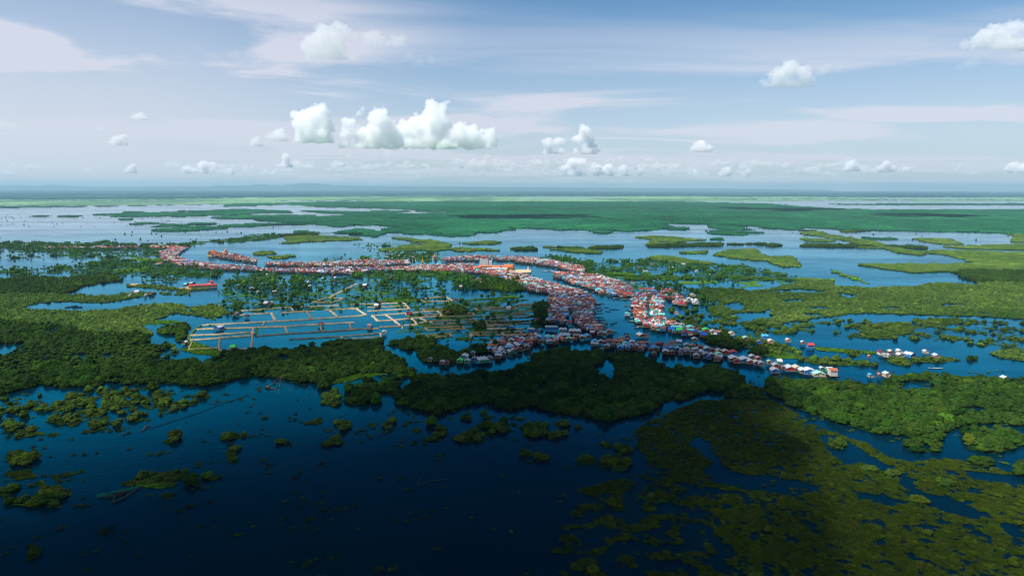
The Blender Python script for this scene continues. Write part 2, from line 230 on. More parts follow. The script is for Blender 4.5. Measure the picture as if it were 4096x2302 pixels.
for p in ([(3400,1960),(3560,1990),(3640,2010),(3560,2020),(3420,1990)], [(3620,1960),(3800,1990),(3960,2060),(3900,2080),(3760,2040),(3640,2000)], [(3850,1880),(4096,1900),(E,1930),(E,1960),(4096,1940),(3900,1920)], [(3980,2080),(4096,2100),(E,2100),(E,2200),(4050,2180)], [(3240,2110),(3300,2120),(3330,2130),(3260,2130)], [(3480,2160),(3540,2150),(3530,2180),(3490,2185)]): paint(WATER, 0, p)
paint(DF, .55, [(3600,1745),(3700,1740),(3760,1750),(3740,1810),(3640,1800)]); paint(DF, .72, [(3860,1730),(3960,1720),(4096,1740),(4050,1800),(3980,1815),(3880,1800)]); paint(DF, .6, [(3880,1835),(3960,1850),(3960,1885),(3900,1870)]); paint(DF, .8, [(4060,1860),(4096,1850),(E,1850),(E,1930),(4070,1900)])
paint(PT, .95, [(3540,1890),(3590,1890),(3600,1915),(3550,1915)]); paint(PT, .9, [(3620,1990),(3700,1985),(3705,2015),(3630,2020)]); paint(PT, .9, [(3450,1870),(3500,1865),(3510,1890),(3460,1895)]); paint(PT, .8, [(3310,1765),(3370,1760),(3370,1795),(3320,1790)]); paint(PT, .8, [(3740,1925),(3820,1925),(3820,1955),(3750,1955)])

def lookup(x, y, z=0.0):
    """class and presence of plants at ground points"""
    X, Y = project(x, y, z)
    d = np.hypot(x, y)
    def mixed(sd, k=1.0):
        n1, n2, n3 = fbm(x, y, 17*k, sd), fbm(x, y, 42*k, sd+1), fbm(x, y, 110*k, sd+2)
        w2 = np.clip((d-450)/500, 0, 1); w3 = np.clip((d-1300)/1200, 0, 1)
        return (n1*(1-w2)+n2*w2)*(1-w3)+n3*w3
    amp = 7.0*np.clip(600/d, .40, 1.6)
    Xj = X+(mixed(3)-.5)*amp*5; Yj = Y+(mixed(9)-.5)*amp*1.3; fr_ = fbm(x, y, 34, 41)-.5; Xj = Xj+fr_*amp*5; Yj = Yj+fr_*amp*1.2
    c = np.clip(((Xj-X0)/CS).astype(int), 0, NW-1); r = np.clip(((Yj-Y0)/CS).astype(int), 0, NH-1)
    k = cls[r, c].astype(int); de = den[r, c].copy(); de = np.where(k == TN, de*.74, np.where(k == OL, de*.95, de))
    n = np.where(k == TN, rank(.42*mixed(21, .8)+.58*fbm(x, y, 12+8*(d > 1500), 27), .26), np.where((k == PT) | (k == MT), rank(.55*mixed(5, .5)+.45*fbm(x, y, 8, 15), .24), rank(mixed(5), .36)))
    # flooded paddies: plants grow on low dykes that run along one direction
    u = x*.94+y*.34; v = -x*.34+y*.94
    vw = v+14*fbm(x, y, 140, 31)
    s1 = np.abs((vw/26) % 1-.5)*2; s2 = np.abs(((u+30*np.floor(vw/26))/95) % 1-.5)*2
    dyke = np.maximum(s1, s2*1.02)
    n = np.where(k == PF, np.where(dyke > .77, rank(fbm(x, y, 22, 5))*.7, .6+.45*rank(fbm(x, y, 30, 8))), n)
    pr = de > n
    if not np.any(np.asarray(z) > 0):
        tall = pr & (k == DF)
        kt = np.full(len(x), DF)
        kt[tall] = lookup(x[tall], y[tall], 5.0)[0]
        big = Y > 1380
        pr &= ~(big & tall & (kt == WATER) & (Y < 1560))
    return k, de, pr, X, Y

# ------------------------------------------------------------------ materials
def new_mat(name):
    m = bpy.data.materials.new(name); m.use_nodes = True
    nt = m.node_tree; nt.nodes.clear()
    return m, nt.nodes, nt.links
def mat(name, col, rough=.8, vary=.12, scale=1.5, spec=.3, metal=0.0):
    m, N, L = new_mat(name)
    o = N.new('ShaderNodeOutputMaterial'); b = N.new('ShaderNodeBsdfPrincipled')
    b.inputs['Roughness'].default_value = rough; b.inputs['Specular IOR Level'].default_value = spec; b.inputs['Metallic'].default_value = metal
    tc = N.new('ShaderNodeTexCoord'); n = N.new('ShaderNodeTexNoise'); n.inputs['Scale'].default_value = scale; n.inputs['Detail'].default_value = 3
    L.new(tc.outputs['Object'], n.inputs['Vector'])
    mr = N.new('ShaderNodeMapRange'); mr.inputs['From Min'].default_value = .3; mr.inputs['From Max'].default_value = .7
    mr.inputs['To Min'].default_value = 1-vary; mr.inputs['To Max'].default_value = 1+vary
    L.new(n.outputs['Fac'], mr.inputs['Value'])
    mx = N.new('ShaderNodeVectorMath'); mx.operation = 'MULTIPLY'; mx.inputs[0].default_value = col[:3]
    L.new(mr.outputs[0], mx.inputs[1]); L.new(mx.outputs[0], b.inputs['Base Color']); L.new(b.outputs[0], o.inputs[0])
    return m
def srgb(r, g, b):
    f = lambda c: (c/255/12.92) if c/255 <= .04045 else ((c/255+.055)/1.055)**2.4
    return (f(r), f(g), f(b))

# water: clear blue body under a rippled surface that mirrors the sky more at grazing angles
def water_material():
    m, N, L = new_mat('lake_water')
    o = N.new('ShaderNodeOutputMaterial')
    geo = N.new('ShaderNodeNewGeometry')
    def noise(sx, sy, det, rough=.55):
        mp = N.new('ShaderNodeMapping'); mp.inputs['Scale'].default_value = (sx, sy, 1); mp.inputs['Rotation'].default_value = (0, 0, R(8))
        n = N.new('ShaderNodeTexNoise'); n.inputs['Scale'].default_value = 1; n.inputs['Detail'].default_value = det; n.inputs['Roughness'].default_value = rough
        L.new(geo.outputs['Position'], mp.inputs['Vector']); L.new(mp.outputs[0], n.inputs['Vector']); return n
    n1 = noise(.16, .5, 4, .6); b1 = N.new('ShaderNodeBump'); b1.inputs['Strength'].default_value = .11; b1.inputs['Distance'].default_value = 1.0
    L.new(n1.outputs['Fac'], b1.inputs['Height'])
    wind = noise(.0011, .0040, 5, .62)      # lanes where the wind ruffles the surface
    body = N.new('ShaderNodeBsdfDiffuse'); body.inputs['Color'].default_value = (0.0, .018, .034, 1)
    tone = N.new('ShaderNodeMapRange'); tone.inputs['From Min'].default_value = .41; tone.inputs['From Max'].default_value = .60
    fine = noise(.009, .034, 4, .6); wa = N.new('ShaderNodeMath'); wa.operation = 'MULTIPLY_ADD'; wa.inputs[1].default_value = .35; L.new(fine.outputs['Fac'], wa.inputs[0])
    wb = N.new('ShaderNodeMath'); wb.operation = 'MULTIPLY'; wb.inputs[1].default_value = .65; L.new(wind.outputs['Fac'], wb.inputs[0]); L.new(wb.outputs[0], wa.inputs[2]); L.new(wa.outputs[0], tone.inputs['Value'])
    gl = N.new('ShaderNodeBsdfGlossy')
    rr = N.new('ShaderNodeMapRange'); rr.inputs['To Min'].default_value = .04; rr.inputs['To Max'].default_value = .14; L.new(tone.outputs[0], rr.inputs['Value']); L.new(rr.outputs[0], gl.inputs['Roughness'])
    L.new(b1.outputs[0], gl.inputs['Normal'])
    fr = N.new('ShaderNodeFresnel'); fr.inputs['IOR'].default_value = 1.6; L.new(b1.outputs[0], fr.inputs['Normal'])
    cr = N.new('ShaderNodeValToRGB'); e = cr.color_ramp.elements; e[0].position = .08; e[0].color = (.003, .015, .02, 1); e[1].position = .80; e[1].color = (.92, .96, 1, 1)
    for p, c in ((.17, (.0, .10, .19, 1)), (.30, (.0, .69, 1, 1)), (.60, (.32, .80, 1, 1))): q = e.new(p); q.color = c
    L.new(fr.outputs[0], cr.inputs[0]); L.new(cr.outputs[0], gl.inputs['Color'])
    f2 = N.new('ShaderNodeMath'); f2.operation = 'MULTIPLY'
    k = N.new('ShaderNodeMapRange'); k.inputs['To Min'].default_value = 1.25; k.inputs['To Max'].default_value = .86; L.new(tone.outputs[0], k.inputs['Value'])
    L.new(fr.outputs[0], f2.inputs[0]); L.new(k.outputs[0], f2.inputs[1])
    mx = N.new('ShaderNodeMixShader'); L.new(f2.outputs[0], mx.inputs[0]); L.new(body.outputs[0], mx.inputs[1]); L.new(gl.outputs[0], mx.inputs[2])
    L.new(mx.outputs[0], o.inputs[0]); return m

def attr_color_material(name, attr, kind='GEOMETRY', vary=.35, scale=.03, rand=.0, translucent=0.0):
    m, N, L = new_mat(name)
    o = N.new('ShaderNodeOutputMaterial'); d = N.new('ShaderNodeBsdfDiffuse')
    a = N.new('ShaderNodeAttribute'); a.attribute_name = attr; a.attribute_type = kind
    g = N.new('ShaderNodeNewGeometry'); n = N.new('ShaderNodeTexNoise'); n.inputs['Scale'].default_value = scale; n.inputs['Detail'].default_value = 5; n.inputs['Roughness'].default_value = .65
    L.new(g.outputs['Position'], n.inputs['Vector'])
    mr = N.new('ShaderNodeMapRange'); mr.inputs['From Min'].default_value = .3; mr.inputs['From Max'].default_value = .7; mr.inputs['To Min'].default_value = 1-vary; mr.inputs['To Max'].default_value = 1+vary
    L.new(n.outputs['Fac'], mr.inputs['Value'])
    v = N.new('ShaderNodeVectorMath'); v.operation = 'MULTIPLY'; L.new(a.outputs['Color'], v.inputs[0]); L.new(mr.outputs[0], v.inputs[1])
    L.new(v.outputs[0], d.inputs['Color'])
    if translucent:
        t = N.new('ShaderNodeBsdfTranslucent'); L.new(v.outputs[0], t.inputs['Color'])
        mx = N.new('ShaderNodeMixShader'); mx.inputs[0].default_value = translucent; L.new(d.outputs[0], mx.inputs[1]); L.new(t.outputs[0], mx.inputs[2]); L.new(mx.outputs[0], o.inputs[0])
    else: L.new(d.outputs[0], o.inputs[0])
    return m

def tag(o, label=None, cat=None, group=None, kind=None):
    if label: o['label'] = label
    if cat: o['category'] = cat
    if group: o['group'] = group
    if kind: o['kind'] = kind
    return o
def np_mesh(name, verts, faces, mats=(), mi=None, smooth=False):
    """faces: list of equally long index arrays or an (n, k) array"""
    me = bpy.data.meshes.new(name)
    verts = np.asarray(verts, np.float32)
    if isinstance(faces, np.ndarray):
        k = faces.shape[1]; loops = faces.ravel().astype(np.int32); starts = np.arange(len(faces), dtype=np.int32)*k; n = len(faces)
    else:
        loops = np.concatenate([np.asarray(f).ravel() for f in faces]).astype(np.int32)
        ln = np.array([len(f) for f in faces]); starts = np.concatenate([[0], np.cumsum(ln)[:-1]]).astype(np.int32); n = len(faces)
    me.vertices.add(len(verts)); me.vertices.foreach_set('co', verts.ravel())
    me.loops.add(len(loops)); me.loops.foreach_set('vertex_index', loops)
    me.polygons.add(n); me.polygons.foreach_set('loop_start', starts)
    for m in mats: me.materials.append(m)
    if mi is not None: me.polygons.foreach_set('material_index', np.asarray(mi, np.int32))
    me.update(calc_edges=True)
    me.polygons.foreach_set('use_smooth', np.full(n, smooth))
    return me
def link(name, me, parent=None, loc=None, rz=0):
    o = bpy.data.objects.new(name, me); COL.objects.link(o)
    if parent is not None: o.parent = parent
    if loc is not None: o.location = loc
    if rz: o.rotation_euler = (0, 0, rz)
    return o

# ------------------------------------------------------------------ water sheet to the horizon
def water_sheet():
    rad = [0, 300, 1000, 3000, 9000, 27000, 61000]; n = 72
    V = [(0, 0, 0)]; Fc = []
    for r in rad[1:]:
        V += [(r*math.cos(2*math.pi*k/n), r*math.sin(2*math.pi*k/n), 0) for k in range(n)]
    for k in range(n): Fc.append([0, 1+k, 1+(k+1) % n])
    for i in range(len(rad)-2):
        a = 1+i*n; b = a+n
        for k in range(n): Fc.append([a+k, b+k, b+(k+1) % n, a+(k+1) % n])
    tag(link('water', np_mesh('water', V, Fc, [water_material()])), kind='structure')
water_sheet()

# ------------------------------------------------------------------ marshland lying just above the water
BASE = np.zeros((12, 3))
BASE[FF] = (.002, .034, .050); BASE[FL] = (.15, .28, .15); BASE[SC] = (.010, .078, .034); BASE[OL] = (.026, .056, .012); BASE[DF] = (.010, .030, .008)  # FF also carries cloud shade over the far woods in its dark colour
BASE[GR] = (.060, .150, .018); BASE[MUD] = (.42, .24, .12); BASE[PT] = (.034, .066, .012); BASE[MT] = (.028, .050, .008); BASE[TN] = (.020, .066, .016); BASE[PF] = (.035, .105, .022)
def land_sheet():
    ys = np.concatenate([np.arange(190.3, 240, .42), np.arange(240, 660, .8)])
    th = R(PITCH)+np.arctan((ys-287.5)/F); dist = H/np.tan(th)
    az = np.arctan(np.linspace(-1.12, 1.12, 1700))
    A, D = np.meshgrid(az, dist)
    rr = D/np.cos(A)                           # straight rows keep far shores level
    x = rr*np.sin(A); y = rr*np.cos(A)
    nr, nc = A.shape
    xc = (x[:-1, :-1]+x[1:, 1:])/2; yc = (y[:-1, :-1]+y[1:, 1:])/2
    k, de, pres, X, Y = lookup(xc.ravel(), yc.ravel())
    pres &= (k != WATER)
    # thin mats and scattered marsh leave water open
    d = np.hypot(xc.ravel(), yc.ravel())
    pres &= ~((k == MT) & (fbm(xc.ravel(), yc.ravel(), 5, 77) < .40))
    idx = np.nonzero(pres)[0]
    i, j = idx//(nc-1), idx % (nc-1)
    a = i*nc+j
    faces = np.stack([a, a+1, a+nc+1, a+nc], 1)
    used, inv = np.unique(faces, return_inverse=True); faces = inv.reshape(-1, 4)
    V = np.stack([x.ravel()[used], y.ravel()[used], np.full(len(used), .3)], 1)
    V[:, 2] = .25+np.minimum(np.hypot(V[:, 0], V[:, 1])/9000, 1.5)
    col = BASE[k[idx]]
    xx, yy = xc.ravel()[idx], yc.ravel()[idx]
    n = fbm(xx, yy, 300, 51)[:, None]; n2 = fbm(xx, yy*.35, 1400, 52)[:, None]
    kk = k[idx][:, None]
    col = col*(0.55+.9*n)
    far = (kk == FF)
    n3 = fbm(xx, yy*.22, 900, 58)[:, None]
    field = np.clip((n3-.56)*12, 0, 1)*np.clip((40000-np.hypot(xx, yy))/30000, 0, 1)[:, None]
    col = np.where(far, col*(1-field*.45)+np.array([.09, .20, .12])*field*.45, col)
    wood = np.clip((n3-.60)*14, 0, 1)
    col = np.where(kk == FL, col*(1-.6*wood)+np.array([.03, .10, .05])*.6*wood, col)
    col = np.where((kk == SC) & (n2 > .52), col*1.1, col)
    me = np_mesh('marsh_ground', V, faces[:, ::-1], [attr_color_material('marsh_soil', 'tone', vary=.3, scale=.05)])
    at = me.attributes.new('tone', 'FLOAT_COLOR', 'FACE')
    at.data.foreach_set('color', np.concatenate([col, np.ones((len(col), 1))], 1).astype(np.float32).ravel())
    tag(link('marsh_ground', me), kind='structure')
land_sheet()

# ------------------------------------------------------------------ plants
def ico(sub):
    bm = bmesh.new(); bmesh.ops.create_icosphere(bm, subdivisions=sub, radius=1)
    v = np.array([q.co[:] for q in bm.verts]); f = np.array([[q.index for q in p.verts] for p in bm.faces]); bm.free()
    return v, f
ICO = {s: ico(s) for s in (1, 2, 3)}
def lump(r, c, rad, sub, jit, squash=.85):
    v, f = ICO[sub]
    n = 1+jit*(r.random(len(v))-.5)*2
    a = r.random()*6.28; ca, sa = math.cos(a), math.sin(a)
    p = v*n[:, None]*np.array(rad)*np.array([1, 1, squash])
    p = np.stack([p[:, 0]*ca-p[:, 1]*sa, p[:, 0]*sa+p[:, 1]*ca, p[:, 2]], 1)
    return p+np.array(c), f
def join(parts):
    V = []; Fc = []; o = 0
    for v, f in parts: V.append(v); Fc.append(f+o); o += len(v)
    return np.concatenate(V), np.concatenate(Fc)
def leaves(r, v, n, size, out=.12):
    """small leaf faces scattered over the crown, giving an uneven outline"""
    p = v[r.integers(0, len(v), n)]
    c = p+(r.random((n, 3))-.4)*out
    a = r.normal(size=(n, 3))*size; b = r.normal(size=(n, 3))*size
    V = np.stack([c, c+a, c+b], 1).reshape(-1, 3)
    return V, np.arange(n*3).reshape(-1, 3)
def crown_geo(seed, lumps=16, sub=2, nleaf=420, tall=.62):
    """a unit wide crown: lumps gathered in a dome, leaf faces all over"""
    r = np.random.default_rng(seed); parts = []
    parts.append(lump(r, (0, 0, .16), (.36, .36, .30), sub, .14))
    for k in range(lumps):
        a = r.random()*6.28; q = r.random()**.6
        rad = .30*q
        z = .10+tall*.62*(1-q*q*.8)*r.uniform(.75, 1.1)
        s = r.uniform(.12, .22)
        parts.append(lump(r, (rad*math.cos(a)*1.15, rad*math.sin(a)*1.15, z), (s, s, s), sub, .2, r.uniform(.7, .95)))
    V, Fc = join(parts)
    lv, lf = leaves(r, V[V[:, 2] > .05], nleaf, .035)
    V, Fc = join([(V, Fc), (lv, lf)])
    V[:, 2] = np.maximum(V[:, 2], -.05)
    return V, Fc
def trunk_geo(r, h, r0=.05):
    n = 6; V = []; Fc = []
    segs = [(0, 0, -.35, r0), (.02, .01, h*.5, r0*.75), (.03, -.01, h, r0*.5)]
    for (x, y, z, q) in segs: V += [(x+q*math.cos(6.283*k/n), y+q*math.sin(6.283*k/n), z) for k in range(n)]
    for s in range(2):
        for k in range(n):
            a = s*n+k; b = s*n+(k+1) % n
            Fc += [[a, b, b+n], [a, b+n, a+n]]
    for q in range(3):                       # limbs
        a = r.random()*6.28; o = len(V); e = (.25*math.cos(a), .25*math.sin(a), h+.22)
        for (x, y, z, w) in ((.03, 0, h*.85, r0*.45), (*e, r0*.2)):
            V += [(x+w*math.cos(2.094*k), y+w*math.sin(2.094*k), z) for k in range(3)]
        for k in range(3):
            a_, b_ = o+k, o+(k+1) % 3; Fc += [[a_, b_, b_+3], [a_, b_+3, a_+3]]
    return np.array(V, float), np.array(Fc)
M_CROWN = attr_color_material('foliage', 'tcol', 'INSTANCER', vary=.28, scale=.35, translucent=.18)
def foliage(name, c, vary=.3): 
    m, N, L = new_mat(name)
    o = N.new('ShaderNodeOutputMaterial'); d = N.new('ShaderNodeBsdfDiffuse'); t = N.new('ShaderNodeBsdfTranslucent')
    g = N.new('ShaderNodeNewGeometry'); n = N.new('ShaderNodeTexNoise'); n.inputs['Scale'].default_value = .4; n.inputs['Detail'].default_value = 5
    L.new(g.outputs['Position'], n.inputs['Vector'])
    mr = N.new('ShaderNodeMapRange'); mr.inputs['From Min'].default_value = .3; mr.inputs['From Max'].default_value = .7; mr.inputs['To Min'].default_value = 1-vary; mr.inputs['To Max'].default_value = 1+vary
    L.new(n.outputs['Fac'], mr.inputs['Value'])
    v = N.new('ShaderNodeVectorMath'); v.operation = 'MULTIPLY'; v.inputs[0].default_value = c; L.new(mr.outputs[0], v.inputs[1])
    L.new(v.outputs[0], d.inputs['Color']); L.new(v.outputs[0], t.inputs['Color'])
    mx = N.new('ShaderNodeMixShader'); mx.inputs[0].default_value = .18; L.new(d.outputs[0], mx.inputs[1]); L.new(t.outputs[0], mx.inputs[2]); L.new(mx.outputs[0], o.inputs[0]); return m
M_BARK = mat('bark', (.10, .075, .05), vary=.3)

proto_cols = {}
def proto(kind, geos, mats=(None,)):
    c = bpy.data.collections.new(kind+'_models'); proto_cols[kind] = c
    for k, (V, Fc) in enumerate(geos):
        me = np_mesh(f'{kind}_model', V, Fc, [M_CROWN]); o = bpy.data.objects.new(f'{kind}_model_{k:02d}', me); c.objects.link(o)
crowns = [crown_geo(100+s) for s in range(6)]
low_crowns = [crown_geo(140+s, 9, 1, 120) for s in range(5)]
def lift(g, dz, s=1.0): return (g[0]*np.array([s, s, s])+np.array([0, 0, dz]), g[1])
proto('shrub', crowns)
proto('low_shrub', low_crowns)
rr_ = np.random.default_rng(5)
proto('town_tree', [join([lift(crowns[k], .55, .9), trunk_geo(rr_, .7, .035)]) for k in range(4)])
def patch_geo(seed, size=1.0, n=26, sub=1):
    r = np.random.default_rng(seed); parts = []
    for k in range(n):
        x, y = (r.random(2)-.5)*size; s = r.uniform(.07, .135)
        parts.append(lump(r, (x, y, s*.35), (s, s, s), sub, .22, .75))
    V, Fc = join(parts); lv, lf = leaves(r, V, 140, .02, .04); return join([(V, Fc), (lv, lf)])
proto('thicket', [patch_geo(200+s) for s in range(6)])
def mat_geo(seed, n=150, up=.16):
    """floating plants: rosettes of upturned leaves, a unit across"""
    r = np.random.default_rng(seed)
    a = r.random(n)*6.283; q = np.sqrt(r.random(n))*.5*(1+.35*np.sin(a*3+r.random()*6)+.2*np.sin(a*5+r.random()*6))
    c = np.stack([q*np.cos(a), q*np.sin(a), r.random(n)*.04+.01], 1)
    t = r.random(n)*6.283; l = r.uniform(.05, .11, n); w = l*.45
    d = np.stack([np.cos(t)*l, np.sin(t)*l, r.random(n)*up], 1); s = np.stack([-np.sin(t)*w, np.cos(t)*w, np.zeros(n)], 1)
    V = np.stack([c-s*.6, c+s*.6, c+d+s, c+d-s], 1).reshape(-1, 3)
    b = np.arange(n)[:, None]*4
    return V, np.concatenate([b+np.array([0, 1, 2]), b+np.array([0, 2, 3])])
proto('floating_plant', [mat_geo(300+s) for s in range(5)])

def scatter(name, kind, x, y, s, tcol, z=0.25):
    n = len(x)
    me = bpy.data.meshes.new(name); me.vertices.add(n)
    zz = np.broadcast_to(np.asarray(z, float), (n,))
    me.vertices.foreach_set('co', np.stack([x, y, zz], 1).astype(np.float32).ravel())
    r = np.random.default_rng(len(name)+n)
    def at(nm, ty, data, key):
        a = me.attributes.new(nm, ty, 'POINT'); a.data.foreach_set(key, np.ascontiguousarray(data).ravel())
    at('size', 'FLOAT_VECTOR', np.asarray(s, np.float32), 'vector')
    at('turn', 'FLOAT_VECTOR', np.stack([np.zeros(n), np.zeros(n), r.random(n)*6.283], 1).astype(np.float32), 'vector')
    at('pick', 'INT', r.integers(0, 64, n).astype(np.int32), 'value')
    at('tcol', 'FLOAT_COLOR', np.concatenate([tcol, np.ones((n, 1))], 1).astype(np.float32), 'color')
    me.update()
    o = link(name, me); tag(o, kind='stuff')
    g = bpy.data.node_groups.new('planting', 'GeometryNodeTree')
    g.interface.new_socket('Geometry', in_out='INPUT', socket_type='NodeSocketGeometry'); g.interface.new_socket('Geometry', in_out='OUTPUT', socket_type='NodeSocketGeometry')
    N, L = g.nodes, g.links
    gi = N.new('NodeGroupInput'); go = N.new('NodeGroupOutput'); ip = N.new('GeometryNodeInstanceOnPoints'); ci = N.new('GeometryNodeCollectionInfo')
    ci.inputs['Collection'].default_value = proto_cols[kind]; ci.inputs['Separate Children'].default_value = True; ci.inputs['Reset Children'].default_value = True
    ip.inputs['Pick Instance'].default_value = True
    def na(nm, ty):
        q = N.new('GeometryNodeInputNamedAttribute'); q.data_type = ty; q.inputs['Name'].default_value = nm; return q.outputs['Attribute']
    L.new(gi.outputs[0], ip.inputs['Points']); L.new(ci.outputs[0], ip.inputs['Instance'])
    L.new(na('pick', 'INT'), ip.inputs['Instance Index']); L.new(na('size', 'FLOAT_VECTOR'), ip.inputs['Scale'])
    e = N.new('FunctionNodeEulerToRotation'); L.new(na('turn', 'FLOAT_VECTOR'), e.inputs[0]); L.new(e.outputs[0], ip.inputs['Rotation'])
    L.new(ip.outputs[0], go.inputs[0])
    md = o.modifiers.new('planting', 'NODES'); md.node_group = g
    return o

def jitter_grid(y0, y1, sp, seed):
    r = np.random.default_rng(seed)
    ny = int((y1-y0)/sp); half = y1*.80+60
    gx = np.arange(-half, half, sp); gy = y0+np.arange(ny)*sp
    X, Y = np.meshgrid(gx, gy)
    X = X.ravel()+(r.random(X.size)-.5)*sp*.95; Y = Y.ravel()+(r.random(Y.size)-.5)*sp*.95
    k = np.abs(X) < Y*.80+60
    return X[k], Y[k]
TINT = {DF: ((.006, .024, .004), (.046, .096, .015)), OL: ((.022, .074, .014), (.130, .205, .042)), SC: ((.006, .072, .028), (.034, .165, .060)),
        PT: ((.024, .064, .010), (.100, .165, .028)), TN: ((.012, .062, .014), (.065, .160, .026)), PF: ((.014, .060, .012), (.055, .120, .015)), GR: ((.050, .140, .012), (.110, .210, .020)), MT: ((.024, .052, .006), (.100, .150, .016))}
def tints(k, x, y, r):
    n = len(x); t = np.clip(.30*rank(fbm(x, y, 60, 91), .25)+.28*rank(fbm(x, y, 260, 93), .25)+.42*r.random(n), 0, 1)
    out = np.zeros((n, 3))
    for c, (a, b) in TINT.items():
        q = k == c; out[q] = np.array(a)+(np.array(b)-np.array(a))*t[q][:, None]
    sc_ = (k == SC); out[sc_] *= np.array([.8, .88, 1.15]); out[sc_] *= (.55+.9*fbm(x, y*.45, 1100, 96))[sc_][:, None]; out[sc_] *= (.6+.8*fbm(x, y*.6, 240, 97))[sc_][:, None]
    q = r.random(n) < .07; out[q] *= np.array([1.5, 1.6, .9])
    q = r.random(n) < .05; out[q] *= np.array([1.5, 1.1, 1.0])
    return out
near_shrubs = []
def plant_all():
    r = np.random.default_rng(11)
    # 1. woody shrubs and trees, near
    x, y = jitter_grid(215, 1500, 4.3, 1)
    k, de, pres, X, Y = lookup(x, y)
    yes = pres & np.isin(k, (DF, OL, PT, TN, PF, SC))
    u = r.random(len(x))
    keep = np.where(k == DF, .74, np.where(k == OL, .72, np.where(k == PT, np.where(np.hypot(x, y) > 620, .34, .5), np.where(k == TN, .27, np.where(k == PF, .08, .7)))))
    far_thin = np.clip(1200/np.hypot(x, y), .55, 1)
    yes &= u < keep*far_thin
    mtb = (k == MT) & pres & (u < .012); yes |= mtb
    x, y, k, X, Y = x[yes], y[yes], k[yes], X[yes], Y[yes]
    n = len(x)
    w = r.uniform(.6, 1.4, n)**1.2*np.where(k == DF, 8.2, np.where(k == OL, 5.6, np.where(k == PT, 6.6, 6.4)))*np.where(r.random(n) < .12, 1.35, 1)
    h = w*np.where(k == DF, r.uniform(.6, 1.0, n), np.where(k == OL, r.uniform(.45, .75, n), r.uniform(.6, 1.0, n)))
    w = np.where(k == MT, w*.8, w)
    tc = tints(k, x, y, r)
    d = np.hypot(x, y)
    town = (k == TN) | ((k == PF) & (r.random(n) < .5))
    inframe = (X > 10) & (X < 4086) & (Y > 900) & (Y < 2292)
    score = w/d*inframe*(~town)
    order = np.argsort(-score)[:300]
    sel = np.zeros(n, bool); sel[order] = True
    for i in order: near_shrubs.append((x[i], y[i], w[i], h[i], k[i], tc[i], X[i], Y[i]))
    a = ~sel & ~town
    nr = a & (d < 900); fr = a & (d >= 900)
    scatter('flooded_forest', 'shrub', x[nr], y[nr], np.stack([w, w, h], 1)[nr], tc[nr])
    scatter('flooded_scrub', 'low_shrub', x[fr], y[fr], np.stack([w, w, h], 1)[fr], tc[fr])
    t = town & ~sel
    hh = np.stack([w, w, w*r.uniform(.9, 1.35, n)], 1)[t]
    scatter('village_greenery', 'town_tree', x[t], y[t], hh, tc[t])
    # 2. floating plants and low marsh growth
    x, y = jitter_grid(212, 1250, 2.6, 2)
    k, de, pres, X, Y = lookup(x, y)
    u = r.random(len(x)); fine = fbm(x, y, 5, 77)
    yes = pres & ((k == MT) & (fine > .34) & (u < .95) | (k == GR) & (u < .8) | (k == PT) & (u < .50) | (k == OL) & (u < .12) | (k == PF) & (u < .3) | (k == TN) & (u < .15))
    # loose rafts in front of the marsh edges
    k2, de2, pres2, _, _ = lookup(x+9*np.sin(y*.7), y-4)
    loose = (k == WATER) & (Y > 1480) & (fbm(x, y, 14, 44) > .62) & (u < .10)
    k = np.where(loose, MT, k); yes |= loose
    x, y, k = x[yes], y[yes], k[yes]; n = len(x)
    s = r.uniform(2.2, 4.2, n); tc = tints(k, x, y, r)*np.where(k == MT, 1, .95)[:, None]
    scatter('floating_vegetation', 'floating_plant', x, y, np.stack([s, s, s*r.uniform(.5, 1.5, n)], 1), tc, .3)
    # 3. thickets on the far shores
    x, y = jitter_grid(1500, 3000, 9.5, 3)
    k, de, pres, X, Y = lookup(x, y)
    yes = pres & np.isin(k, (SC, OL, DF, TN, PF, GR)) & (r.random(len(x)) < np.where(k == GR, .15, np.where(k == TN, .05, .8)))
    x, y, k = x[yes], y[yes], k[yes]; n = len(x); s = r.uniform(14, 21, n); tc = tints(k, x, y, r)
    scatter('shore_thicket', 'thicket', x, y, np.stack([s, s, s*np.where(np.isin(k, (DF, TN)), 2.6, 1.5)*r.uniform(.7, 1.3, n)], 1), tc)
    x, y = jitter_grid(3000, 7600, 30, 4)
    k, de, pres, X, Y = lookup(x, y)
    yes = pres & np.isin(k, (SC, OL, DF, TN)) & (r.random(len(x)) < .9)
    x, y, k = x[yes], y[yes], k[yes]; n = len(x); s = r.uniform(44, 62, n); tc = tints(k, x, y, r)
    scatter('distant_scrub', 'thicket', x, y, np.stack([s, s, s*r.uniform(.5, .95, n)], 1), tc)
    x, y = jitter_grid(1500, 2450, 8.5, 5)
    k, de, pres, X, Y = lookup(x, y)
    yes = pres & (k == TN) & (r.random(len(x)) < .26)
    x, y, k = x[yes], y[yes], k[yes]; n = len(x); s = r.uniform(5, 9.5, n)
    scatter('village_orchards', 'town_tree', x, y, np.stack([s, s, s*r.uniform(.8, 1.2, n)], 1), tints(k, x, y, r))
    # 4. single bushes standing out in the lakes
    x, y = jitter_grid(1450, 5200, 46, 6)
    k, de, pres, X, Y = lookup(x, y)
    dens = np.where(X < 1500, .13, .05)*(fbm(x, y, 420, 12) > .45)
    yes = (k == WATER) & (r.random(len(x)) < dens) & (Y > 830)
    x, y = x[yes], y[yes]; n = len(x); s = r.uniform(4, 10, n)
    scatter('lake_bushes', 'low_shrub', x, y, np.stack([s, s, s*r.uniform(.5, .9, n)], 1), np.tile([.016, .07, .03], (n, 1)), 0)
plant_all()

